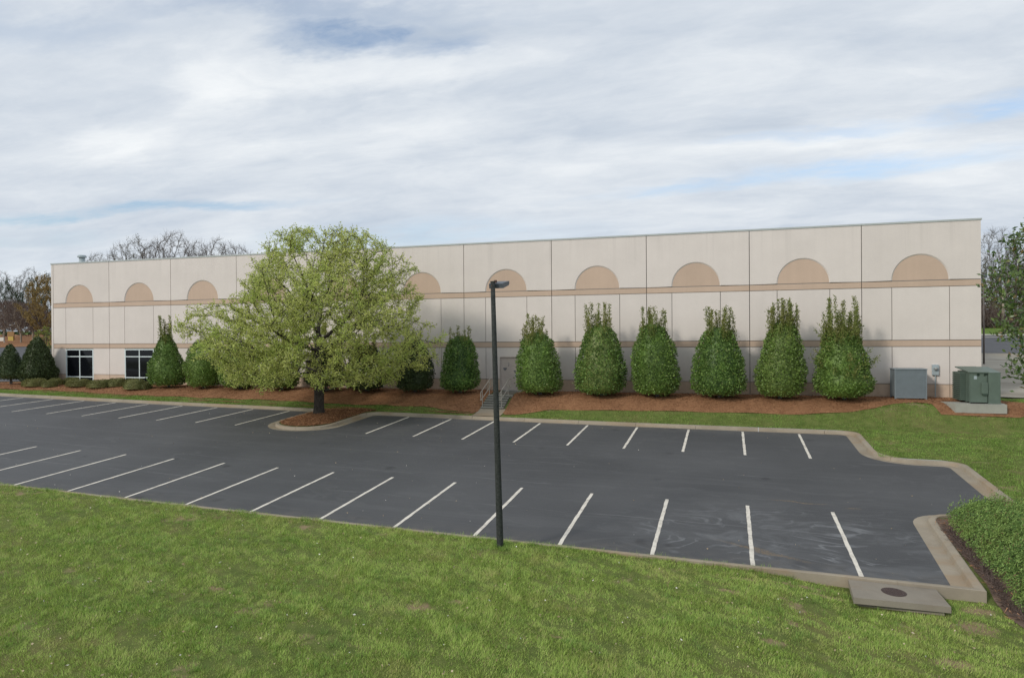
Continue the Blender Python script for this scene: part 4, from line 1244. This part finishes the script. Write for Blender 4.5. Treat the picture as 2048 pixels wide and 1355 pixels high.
mound(279, 303, 764, 779, 39.9, 'small hedge shrub at the foot of the bright conical evergreen', 9)

# ---- bare and leafy background trees
def tree_mesh(h, w, seed, tip, natt, step, crown0=.25, lobes=.15, narrow=1.0, up=.12):
    g = np.random.default_rng(seed)
    A = []
    while len(A) < natt:
        z = g.uniform(crown0, 1.0); rr = math.sin(math.pi * min(1, (z - crown0 * .6) / (1.02 - crown0 * .6)) ** narrow) ** .6
        t = g.uniform(0, 6.283); f = g.uniform(.02, 1) ** .5
        lob = 1 + lobes * math.sin(3 * t + z * 7 + seed) + lobes * math.sin(5 * t - z * 9)
        A.append((w / 2 * rr * f * lob * math.cos(t), w / 2 * rr * f * lob * math.sin(t), h * z))
    start = [(0, 0, -.5)] + [(g.normal() * .05 * h / 10, g.normal() * .05 * h / 10, h * crown0 * k / 4) for k in range(1, 5)]
    global rng
    keep_rng = rng; rng = g
    nodes, par = colonize(np.array(A), start, step, step * 7, step * 1.6, up, 90, .16)
    rng = keep_rng
    r = radii(nodes, par, tip, 2.3)
    return nodes, par, r

def bare_parts(nodes, par, r, twigs, tl, g, n=4, tw=.014):
    idx = np.arange(1, len(nodes)); a = par[idx]
    V1, F1 = tubes_np(nodes[a], nodes[idx], np.minimum(r[a], r[idx] * 1.3), r[idx], n)
    thin = r[idx] < np.quantile(r[idx], .8)
    B = np.repeat(nodes[idx[thin]], twigs, 0); D = np.repeat(unit(nodes[idx[thin]] - nodes[a[thin]]), twigs, 0)
    T = unit(D * .9 + g.normal(size=B.shape) * .6 + np.array([0, 0, .35]))
    L = g.uniform(.4, 1.0, len(B))[:, None] * tl
    V2, F2 = tubes_np(B, B + T * L, np.full(len(B), tw), np.full(len(B), tw * .5), 3)
    return V1, F1, V2, F2, B, T, L

def local_mesh(name, V, F, mat, smooth=False):
    o = mesh_np(name, V, F, mat, None, smooth)
    me = o.data
    COL.objects.unlink(o); bpy.data.objects.remove(o)
    return me

BARE = []
for sd_ in (11, 12, 13):
    g = np.random.default_rng(sd_)
    nodes, par, r = tree_mesh(20, 14 if sd_ != 12 else 11, sd_, .026, 900, .6, .22, .16)
    V1, F1, V2, F2, *_ = bare_parts(nodes, par, r, 6, 1.5, g, 4, .017)
    BARE.append((local_mesh('trunk', V1, F1, 'bark_grey', True), local_mesh('crown', V2, F2, 'twig_grey')))

def put_tree(name, meshes, px, py_top, y, h0, label, cat='tree', group=None, wscale=1.0, rot=0.0, pybase=None):
    b = at(px, 690, y); z0 = float(gz(b.x, y)); top_ = at(px, py_top, y).z
    k = (top_ - z0) / h0
    root = empty(name, (b.x, y, z0))
    root.scale = (k * wscale, k * wscale, k); root.rotation_euler = (0, 0, rot)
    tag(root, label, cat, group)
    for me in meshes:
        o = bpy.data.objects.new(me.name.split('.')[0], me); link(o, root)
    return root

GR = 'bare trees beyond the warehouse roof'
for i, (px, pt, y, ws, rt, lab) in enumerate([
    (196, 503, 150, .8, .4, 'small bare tree above the roof just right of the roof vent'),
    (243, 482, 135, .8, 1.9, 'bare tree above the roof, left neighbour of the budding one'),
    (312, 480, 128, .85, 2.7, 'bare tree above the roof between the budding tree and the tallest one'),
    (352, 459, 122, .95, .3, 'tallest, darkest bare tree above the warehouse roof'),
    (398, 476, 132, .8, 4.2, 'slender bare tree above the roof, right of the tallest one'),
    (438, 474, 126, .9, 5.1, 'bare tree above the roof, second from the big leafy tree'),
    (478, 486, 126, .8, 3.3, 'bare tree above the roof closest to the big leafy tree')]):
    put_tree('bare_tree', BARE[i % 3], px, pt, y, 20.6, lab, group=GR, wscale=ws, rot=rt)
def leafy_set(sd_, h, w, mat, bark, leaf, natt=420, nl=9, crown0=.2, tl=1.0, narrow=1.0, up=.12, lw=.6, step=.7):
    g = np.random.default_rng(sd_)
    nodes, par, r = tree_mesh(h, w, sd_, .028, natt, step, crown0, .14, narrow, up)
    V1, F1, V2, F2, B, T, L = bare_parts(nodes, par, r, 3, tl, g, 5, .02)
    Vt = np.concatenate([V1, V2]); Ft = [F1, F2 + len(V1)]
    P = np.repeat(B, nl, 0) + np.repeat(T * L, nl, 0) * g.uniform(.1, 1.1, (len(B) * nl, 1)) + g.normal(size=(len(B) * nl, 3)) * leaf * .5
    D = unit(g.normal(size=P.shape) + np.array([0, 0, .3]))
    LV, LF = leaf_cards(P, D, g.uniform(.7, 1.2, len(P)) * leaf, g.uniform(.7, 1.2, len(P)) * leaf * lw)
    return (local_mesh('trunk', Vt, np.concatenate(Ft), bark, True), local_mesh('crown', LV, LF, mat))
bud = leafy_set(21, 20, 12, 'olive_leaf', 'bark_grey', .22, 420, 3, .22, 1.5)
put_tree('budding_tree', bud, 272, 468, 124, 20.5, 'budding tree with sparse olive leaves above the warehouse roof', wscale=.75)
# left background
pine = leafy_set(22, 14, 9, 'pine_needle_clump', 'bark_brown', .42, 380, 9, .12, .8, .7, .02, .35)
put_tree('evergreen_tree', pine, 12, 556, 100, 14.3, 'dark evergreen tree at the far left edge', wscale=.85)
put_tree('evergreen_tree', pine, 66, 552, 104, 14.3, 'dark evergreen tree between bare trees near the warehouse corner', wscale=.7, rot=2)
put_tree('evergreen_tree', pine, 96, 543, 112, 14.3, 'dark evergreen tree half hidden behind the amber tree', wscale=.7, rot=4)
amber = leafy_set(23, 12, 9, 'amber_leaf', 'bark_brown', .30, 420, 13, .15, .9)
put_tree('amber_tree', amber, 88, 548, 82, 12.3, 'amber budding tree beside the left corner of the warehouse', wscale=.75)
for px, pt, y, rt, lab in ((6, 540, 140, .5, 'tall bare tree behind the dark evergreen at the far left'), (38, 556, 140, 2.5, 'thin bare tree between the two left evergreens'), (62, 533, 135, 4, 'bare tree rising behind the amber tree')):
    put_tree('bare_tree', BARE[1], px, pt, y, 20.6, lab, group='bare trees at the far left', rot=rt)
# crape myrtles: pale multi-stem trunks, dense brown twig crowns
def myrtle_mesh(sd_):
    g = np.random.default_rng(sd_)
    A = []
    while len(A) < 700:
        z = g.uniform(2.0, 7.0); rr = 3.6 * math.sin(math.pi * min(1, (z - .9) / 6.3)) ** .55; t = g.uniform(0, 6.283); f = g.uniform() ** .5
        A.append((rr * f * math.cos(t), rr * f * math.sin(t), z))
    vs, fs, tv, tf = [], [], [], []; o1 = o2 = 0
    nodes, par = colonize(np.array(A), [(0, 0, -.3), (0, 0, .35), (.03, 0, .6)], .34, 2.6, .5, .05, 60, .12)
    r = np.maximum(radii(nodes, par, .016, 2.2), .014)
    V1, F1, V2, F2, *_ = bare_parts(nodes, par, r, 7, .9, g, 5, .017)
    return (local_mesh('trunk', V1, F1, 'bark_pale', True), local_mesh('crown', V2, F2, 'twig_brown'))
MYR = [myrtle_mesh(31), myrtle_mesh(32)]
for i, (px, pt, y, rt, lab) in enumerate([(42, 603, 84, .3, 'bare crape myrtle with pale forked trunk behind the left shrubs'), (66, 606, 88, 2.2, 'bare crape myrtle nearest the warehouse corner'), (8, 600, 90, 4.4, 'bare crape myrtle at the left edge of the picture'), (92, 620, 86, 1.1, 'bare crape myrtle partly behind the warehouse corner'), (25, 598, 95, 5.5, 'bare crape myrtle behind the brown and yellow sign')]):
    put_tree('crape_myrtle', MYR[i % 2], px, pt, y, 7.4, lab, group='bare crape myrtles left of the warehouse', rot=rt, wscale=1.05)
lime = leafy_set(24, 5, 4.2, 'lime_leaf', 'bark_brown', .16, 240, 8, .1, .4, 1, .1, .6, .4)
put_tree('lime_shrub', lime, 91, 650, 62, 5.2, 'lime green leafy shrub against the left corner of the warehouse', 'shrub', wscale=.9)
dk = leafy_set(25, 4, 6.5, 'pine_needle_clump', 'bark_brown', .22, 260, 9, .05, .4, 1, .1, .6, .5)
for px, pt, y, rt, lab in ((10, 660, 99, 0, 'dark low bush behind the brown and yellow sign'), (55, 658, 101, 2, 'dark low bush behind the crape myrtle trunks'), (96, 660, 100, 4, 'dark low bush by the warehouse corner')):
    put_tree('dark_bush', dk, px, pt, y, 4.2, lab, 'bush', 'dark bushes under the crape myrtles', rot=rt, wscale=2.3)

# right background: woods beyond the road
vine = leafy_set(26, 18, 8, 'olive_leaf', 'bark_grey', .30, 420, 7, .08, .9, .8)
pine2 = leafy_set(27, 20, 8, 'olive_leaf', 'bark_brown', .38, 420, 9, .25, .9, .75, .02, .5)
for px, pt, y, rt, ms, ws, lab in (
    (1996, 452, 118, .5, BARE[0], .8, 'tall bare tree with upswept limbs beyond the right corner of the warehouse'),
    (2032, 478, 122, 1.5, pine2, .9, 'rounded olive green tree beyond the road at the right'),
    (1972, 520, 112, 2.5, vine, .9, 'vine-covered tree beyond the thin far light pole'),
    (2008, 535, 110, 3.6, vine, .9, 'vine-covered grey-green tree in the middle of the far wood'),
    (2050, 530, 112, .9, vine, 1.0, 'vine-covered tree at the right end of the far wood'),
    (1982, 505, 126, 5.0, BARE[2], .9, 'bare tree in the far wood close to the warehouse corner'),
    (2024, 500, 126, 2.0, BARE[1], .9, 'bare tree at the back of the far wood'),
    (2075, 500, 120, 4.0, pine2, 1.0, 'olive green tree half outside the right edge of the picture')):
    put_tree('woodland_tree', ms, px, pt, y, 20.6 if ms in BARE else (18.3 if ms is vine else 20.3), lab, group='trees of the far wood at the right', rot=rt, wscale=ws)
# thicket along the far lawn
g = np.random.default_rng(77)
n = 16000
X = g.uniform(22, 64, n); Y = g.uniform(99, 107, n); Z = gz(X, Y)
hgt = 5.0 * g.uniform(.3, 1, n) * (.75 + .35 * np.sin(X * .7) * np.sin(X * .23))
Bt = np.stack([X, Y, Z + hgt * g.uniform(0, .6, n)], 1)
T = unit(np.stack([g.normal(size=n) * .5, g.normal(size=n) * .5, np.abs(g.normal(size=n)) + .3], 1))
V, F = tubes_np(Bt, Bt + T * (hgt * .5)[:, None], np.full(n, .03), np.full(n, .012), 3)
th_ = mesh_np('thicket', V, F, 'twig_brown'); tag(th_, 'brown leafless thicket along the edge of the far wood', 'thicket', kind='stuff')
n = 9000
P = np.stack([g.uniform(22, 64, n), g.uniform(101, 112, n), np.zeros(n)], 1); P[:, 2] = gz(P[:, 0], P[:, 1]) + 9 * g.uniform(0, 1, n) ** 1.3 * (.7 + .4 * np.sin(P[:, 0] * .5))
V, F = leaf_cards(P, unit(g.normal(size=P.shape)), g.uniform(.3, .6, n), g.uniform(.2, .4, n))
un = mesh_np('undergrowth', V, F, 'olive_leaf'); tag(un, 'olive and brown undergrowth between the trunks of the far wood', 'undergrowth', kind='stuff')
for i, (px, pt, lab) in enumerate(((2005, 575, 'thin pale straight trunk standing in front of the far wood'),)):
    b = at(px, 655, 100); z0 = float(gz(b.x, 100))
    o = empty('dead_tree', (b.x, 100, z0)); tag(o, lab, 'tree')
    zt3 = at(px, pt, 100).z
    MB().tube([(b.x, 100, z0 - .3), (b.x + .1, 100, (z0 + zt3) / 2), (b.x + .05, 100, zt3)], [.22, .16, .07], 8).build('trunk', 'bark_pale', o, True)
    MB().tube([(b.x + .08, 100, z0 + (zt3 - z0) * .75), (b.x + 1.2, 100.2, z0 + (zt3 - z0) * .92)], [.07, .03], 6).tube([(b.x + .08, 100, z0 + (zt3 - z0) * .6), (b.x - 1.4, 100.2, z0 + (zt3 - z0) * .78)], [.06, .03], 6).build('branch', 'bark_pale', o, True)

# ---- magnolia at the right edge
def magnolia():
    by = 29.5; c = at(2166, 690, by); bx = c.x; z0 = float(gz(bx, by))
    root = empty('magnolia_tree', (bx, by, z0))
    tag(root, 'glossy broad-leaved magnolia reaching in from the right edge', 'tree')
    g = np.random.default_rng(41)
    A = []
    while len(A) < 520:
        z = g.uniform(1.2, 10.2); rr = np.interp(z, [1.2, 2.2, 3.4, 4.4, 5.2, 7.6, 9.2, 10.2], [.6, .9, 1.7, 2.3, 2.95, 3.1, 2.2, .6])
        t = g.uniform(0, 6.283); f = g.uniform(.1, 1) ** .5
        A.append((bx + rr * f * math.cos(t), by + rr * f * math.sin(t), z0 + z))
    global rng
    k_ = rng; rng = g
    nodes, par = colonize(np.array(A), [(bx, by, z0 - .2), (bx, by, z0 + .5), (bx, by, z0 + 1.0), (bx, by, z0 + 1.5), (bx, by, z0 + 2.5)], .28, 2.4, .42, .05, 80, .14)
    rng = k_
    r = np.maximum(radii(nodes, par, .014, 2.2), .012)
    idx = np.arange(1, len(nodes)); a = par[idx]
    V, F = tubes_np(nodes[a], nodes[idx], np.minimum(r[a], r[idx] * 1.25), r[idx], 6)
    mesh_np('trunk', V, F, 'bark_grey', root, True)
    thin = r[idx] < .03
    B = np.repeat(nodes[idx[thin]], 20, 0); D0_ = np.repeat(unit(nodes[idx[thin]] - nodes[a[thin]]), 20, 0)
    keep = g.uniform(size=len(B)) < np.clip(.95 + .8 * noise3(B, 1.5, 8), .15, 1)
    B, D0_ = B[keep], D0_[keep]
    P = B + g.normal(size=B.shape) * .16
    D = unit(D0_ * .5 + g.normal(size=B.shape) * .8 + np.array([0, 0, .1]))
    kk = P[:, 0] > bx - 2.85
    P, D = P[kk], D[kk]
    V, F = leaf_cards(P, D, g.uniform(.15, .25, len(P)), g.uniform(.07, .10, len(P)), .12)
    mesh_np('crown', V, F, 'magnolia_leaf', root)
magnolia()

# ---- spreading juniper bed, bottom right
def juniper():
    g = np.random.default_rng(51)
    poly = [(6.35, 24.5), (6.15, 23.4), (6.1, 22.2), (6.1, 21.0), (6.12, 20.0), (6.15, 19.0), (6.25, 18.0), (6.5, 17.1), (6.9, 16.4), (13, 15.6), (13, 25.2), (9.2, 25.3), (7.4, 25.0)]
    n = 26000
    Q = np.stack([g.uniform(6, 13, n), g.uniform(15.6, 25.6, n)], 1)
    Q = Q[inside(poly, Q)]
    # distance to the left border gives the height of the mat
    pb = np.array(dens(poly, .2))
    dist = np.sqrt(((Q[:, None] - pb[None]) ** 2).sum(-1)).min(1)
    P0 = np.column_stack([Q, gz(Q[:, 0], Q[:, 1])])
    hgt = .66 * sstep((dist + .10) / .9) * (.80 + .45 * noise3(P0, 2.2, 3) + .30 * noise3(P0, 5.0, 4)) + .12
    base = P0.copy(); base[:, 2] += hgt * g.uniform(.70, 1.0, len(P0))
    # every spray: a curved feather of small scale-leaf tufts leaning the same general way
    m_ = len(base)
    dirn = unit(np.column_stack([np.full(m_, .80) + g.normal(size=m_) * .32, np.full(m_, .25) + g.normal(size=m_) * .35, np.full(m_, .42) + g.normal(size=m_) * .22]))
    L = g.uniform(.26, .58, m_)
    J = 9
    u = np.linspace(.05, 1, J)[None, :] + g.uniform(-.05, .05, (m_, J))
    C = base[:, None] + dirn[:, None] * (L[:, None, None] * u[..., None]); C[..., 2] -= (u ** 2) * (L[:, None] * .12)
    C = C.reshape(-1, 3)
    D = unit(np.repeat(dirn, J, 0) * 1.0 + g.normal(size=C.shape) * .55)
    V, F = leaf_cards(C, D, g.uniform(.05, .10, len(C)), g.uniform(.014, .026, len(C)), .1)
    o = mesh_np('juniper_mat', V, F, 'juniper_spray')
    tag(o, 'feathery dark green spreading juniper at the lower right', 'juniper', kind='stuff')
    # woody under-branches showing at the bare edge
    n2 = 1500
    k = g.choice(len(P0), n2)
    Bt = P0[k] + np.array([0, 0, .02]); T = unit(np.column_stack([g.normal(size=n2), g.normal(size=n2), np.abs(g.normal(size=n2)) * .6 + .1]))
    V, F = tubes_np(Bt, Bt + T * (hgt[k] * .9)[:, None], np.full(n2, .010), np.full(n2, .005), 3)
    eb = np.array([p_ for p_ in dens(poly, .01) if p_[0] < 8.2])
    eb = eb[eb[:, 1] < 23.2]
    e = eb[g.choice(len(eb), 2600)] + g.normal(size=(2600, 2)) * .05 + np.array([-.02, 0])
    Bt = np.column_stack([e, gz(e[:, 0], e[:, 1]) + .04]); T = unit(np.column_stack([g.normal(size=2600), g.normal(size=2600), np.abs(g.normal(size=2600)) * .5]))
    V3, F3 = tubes_np(Bt, Bt + T * g.uniform(.08, .26, 2600)[:, None], np.full(2600, .006), np.full(2600, .003), 3)
    w_ = mesh_np('juniper_twigs', np.concatenate([V, V3]), np.concatenate([F, F3 + len(V)]), 'twig_brown')
    tag(w_, 'bare brown twigs under the edge of the juniper', 'twigs', kind='stuff')
juniper()

# ------------------------------------------------------------------ grass blades and pine straw
def blades(name, poly, holes, density, lo, hi, wid, label, zf=gz, seed=0, bare=True, lean=.9, cull=None):
    g = np.random.default_rng(seed)
    pa = np.array(poly); x0, y0 = pa.min(0); x1, y1 = pa.max(0)
    n = int((x1 - x0) * (y1 - y0) * density)
    Q = np.stack([g.uniform(x0, x1, n), g.uniform(y0, y1, n)], 1)
    k = inside(poly, Q)
    for h in holes: k &= ~inside(h, Q)
    Q = Q[k]
    if cull is not None: Q = Q[g.uniform(size=len(Q)) < cull(Q)]
    P3 = np.column_stack([Q, np.zeros(len(Q))])
    pat = .55 * noise3(P3, .9, seed + 1) + .8 * noise3(P3, 2.9, seed + 2) + .9 * noise3(P3, 8.0, seed + 5)
    if bare:
        Q = Q[g.uniform(size=len(Q)) < np.clip(1.15 + 1.1 * pat, .16, 1)]
        P3 = np.column_stack([Q, np.zeros(len(Q))]); pat = .55 * noise3(P3, .9, seed + 1) + .8 * noise3(P3, 2.9, seed + 2) + .9 * noise3(P3, 8.0, seed + 5)
    m_ = len(Q)
    L = g.uniform(lo, hi, m_) * np.clip(1 + .75 * pat, .5, 1.9)
    flow = noise3(P3, 2.5, seed + 3) * 3.1 + noise3(P3, 8.0, seed + 4) * 3.5 + g.normal(size=m_) * 1.2
    le = lean * g.uniform(.3, 1.3, m_)
    dx, dy = np.cos(flow) * le, np.sin(flow) * le
    up_ = 1 / np.sqrt(1 + le ** 2)
    B = np.column_stack([Q, zf(Q[:, 0], Q[:, 1]) - .005])
    tip = B + np.column_stack([dx * up_, dy * up_, up_]) * L[:, None]
    sd = np.column_stack([-np.sin(flow + g.normal(size=m_) * .8), np.cos(flow), np.zeros(m_)]) * (wid * g.uniform(.6, 1.3, m_))[:, None]
    V = np.stack([B - sd, B + sd, tip], 1).reshape(-1, 3)
    o = mesh_np(name, V, np.arange(3 * m_).reshape(m_, 3), 'verge_blade' if name == 'verge_grass' else 'grass_blade')
    tag(o, label, 'grass', kind='stuff')
    return m_

NEAR = [(-36, 19.1), (-36, 14), (-22, 8.5), (8, 8.5), (12, 13), (12, 15.5), (7.0, 16.2), (6.3, 16.75), (5.98, 17.9), (5.95, 18.85), (-36, 18.9)]
def fall(Q):
    d = np.hypot(Q[:, 0], Q[:, 1])
    k = np.clip(1.25 - (d - 10) / 26, .34, 1)
    for cx_, cy_, L_, W_ in BARE_SPOTS:
        e = np.hypot((Q[:, 0] - cx_) / L_, (Q[:, 1] - cy_) / W_)
        k = k * (.26 + .74 * sstep((e - .35) / 1.1))
    return k
slabh = [(2.72, 18.9), (4.76, 18.9), (4.78, 17.72), (2.70, 17.58)]
ct_ = blades('lawn_grass', NEAR, [slabh], 2600, .04, .085, .0052, 'rough green lawn with bare patches in the foreground', seed=3, cull=fall)
def tufts(name, centres, per, spread, lo, hi, wid, label, seed):
    g = np.random.default_rng(seed)
    C = np.repeat(centres, per, 0); m_ = len(C)
    Q = C + g.normal(size=C.shape) * np.repeat(g.uniform(.5, 1.5, len(centres)), per)[:, None] * spread
    d = Q - C
    out = np.arctan2(d[:, 1], d[:, 0]) + g.normal(size=m_) * .7
    L = g.uniform(lo, hi, m_) * np.repeat(g.uniform(.7, 1.25, len(centres)), per); le = g.uniform(.2, 1.1, m_); u_ = 1 / np.sqrt(1 + le ** 2)
    B = np.column_stack([Q, gz(Q[:, 0], Q[:, 1]) - .005])
    tip = B + np.column_stack([np.cos(out) * le * u_, np.sin(out) * le * u_, u_]) * L[:, None]
    sd = np.column_stack([-np.sin(out), np.cos(out), np.zeros(m_)]) * (wid * g.uniform(.7, 1.3, m_))[:, None]
    tag(mesh_np(name, np.stack([B - sd, B + sd, tip], 1).reshape(-1, 3), np.arange(3 * m_).reshape(m_, 3), 'tuft_blade'), label, 'grass', kind='stuff')
g = np.random.default_rng(91)
cen = np.stack([g.uniform(-34, 11, 5200), g.uniform(8.6, 18.7, 5200)], 1)
cen = cen[inside(NEAR, cen) & ~inside(slabh, cen)]
pn = noise3(np.column_stack([cen, np.zeros(len(cen))]), 1.1, 92)
cen = cen[g.uniform(size=len(cen)) < np.clip(.20 + 1.2 * pn, .03, 1)]
ke = np.stack([g.uniform(-30, 1.5, 420), g.uniform(18.72, 18.98, 420)], 1)
ke = ke[g.uniform(size=420) < np.clip(.4 + 1.4 * noise3(np.column_stack([ke, np.zeros(420)]), 1.3, 94), 0, 1)]
po = np.array([[PX, PY]]) + g.normal(size=(26, 2)) * .16
sb = np.array([(2.7, 18.2), (2.75, 17.6), (3.2, 17.55), (3.9, 17.6), (4.6, 17.68), (4.85, 18.1), (5.2, 18.6), (4.95, 18.5)]) + g.normal(size=(8, 2)) * .05
tufts('grass_tufts', np.concatenate([cen, ke, po, sb]), 26, .055, .08, .17, .005, 'darker tufts standing up in the foreground lawn', 95)
EDGEP = [(-36, 19.10), (-36, 18.75), (2.0, 18.75), (2.0, 18.90)]
blades('kerb_edge_grass', EDGEP, [], 2600, .07, .13, .005, 'taller grass fringe along the near kerb', seed=9, lean=.7, bare=False, cull=lambda Q: np.clip(.5 + .9 * noise3(np.column_stack([Q, np.zeros(len(Q))]), 1.6, 9) - sstep((Q[:, 0] + 1) / 3) * .6, 0.0, 1))
STRIP = [(-57, 35.75 + .9), (-48, 36.75), (-28, 37.4), (-23.4, 37.4), (-23.4, 37.6), (-20.3, 37.75), (-19.1, 37.35), (-13.95, 37.37), (-13.95, 38.1)] + frontw[::-1][2:]
STRIP = [p for p in STRIP]
blades('verge_grass', STRIP, [isl_in], 620, .05, .10, .009, 'green grass verge between far kerb and mulch bed, left of the steps', seed=5)
STRIP2 = [(-12.3, 37.38), (6.0, 37.45), (6.0, 32.1), (8.9, 32.0), (9.0, 25.4), (22, 25.4), (22, 43.0), (13.6, 43.0), (13.6, 41.0), (14.0, 40.5), (14.2, 39.6), (13.4, 39.2), (11.5, 39.22), (10.1, 39.3), (9.9, 40.1), (9.2, 40.35), (8.2, 40.15), (7.2, 39.65), (6, 39.3), (3.6, 39.0), (1.1, 39), (-4, 38.95), (-9.7, 38.72), (-11.5, 38.0)]
blades('verge_grass', STRIP2, [], 560, .05, .10, .009, 'green grass verge and bank right of the steps', seed=6, bare=False)

g = np.random.default_rng(96)
n = 1500
Q = np.stack([g.uniform(-34, 11, n), g.uniform(8.6, 18.8, n)], 1); Q = Q[inside(NEAR, Q)]
P = np.column_stack([Q, gz(Q[:, 0], Q[:, 1]) + g.uniform(.03, .08, len(Q))])
V, F = leaf_cards(P, unit(np.column_stack([g.normal(size=(len(Q), 2)), g.normal(size=len(Q)) * .3])), g.uniform(.03, .075, len(Q)), g.uniform(.02, .045, len(Q)))
tag(mesh_np('leaf_litter', V, F, 'litter_leaf'), 'small dry leaves scattered over the foreground lawn', 'leaves', kind='stuff')
n = 900
Q = np.stack([g.uniform(-40, 8, n), g.uniform(19.8, 36.2, n)], 1)
w_ = np.exp(-np.minimum(np.abs(Q[:, 1] - 36.6), np.abs(Q[:, 1] - 19.5)) / 1.2) + .12 + .8 * np.exp(-np.hypot(Q[:, 0] + 21, (Q[:, 1] - 31)) / 4)
Q = Q[g.uniform(size=n) < w_]; Q = Q[inside(EDGE, Q)]
P = np.column_stack([Q, lotz(Q[:, 0], Q[:, 1]) + .012])
V, F = leaf_cards(P, unit(np.column_stack([g.normal(size=(len(Q), 2)), g.normal(size=len(Q)) * .12])), g.uniform(.025, .07, len(Q)), g.uniform(.02, .04, len(Q)), .1)
tag(mesh_np('lot_litter', V, F, 'litter_leaf'), 'specks of leaf litter and petals on the asphalt', 'litter', kind='stuff')

def straw(name, poly, holes, n, zf, label, seed):
    g = np.random.default_rng(seed)
    pa = np.array(poly); x0, y0 = pa.min(0); x1, y1 = pa.max(0)
    Q = np.stack([g.uniform(x0, x1, n), g.uniform(y0, y1, n)], 1); Q = Q[inside(poly, Q)]
    m_ = len(Q); t = g.uniform(0, 6.283, m_); L = g.uniform(.05, .14, m_)
    B = np.column_stack([Q, zf(Q[:, 0], Q[:, 1]) + g.uniform(.0, .03, m_)])
    d = np.column_stack([np.cos(t), np.sin(t), g.normal(size=m_) * .25]) * L[:, None]
    s_ = np.column_stack([-np.sin(t), np.cos(t), np.full(m_, .3)]) * .009
    V = np.stack([B - d - s_, B - d + s_, B + d], 1).reshape(-1, 3)
    tag(mesh_np(name, V, np.arange(3 * m_).reshape(m_, 3), 'straw_needle'), label, 'pine straw', kind='stuff')
straw('pine_straw', bed_poly, [], 70000, mulchz, 'loose pine straw on the bed along the wall', 1)
straw('pine_straw', isl_in, [], 14000, islz, 'loose pine straw on the tree island', 2)
straw('pine_straw', jun_poly, [], 5000, lambda x, y: gz(x, y) + .03, 'loose brown litter beside the juniper', 3)
print('grass blades', ct_, 'triangles', sum(len(o.data.polygons) * 2 for o in bpy.data.objects if o.type == 'MESH'))
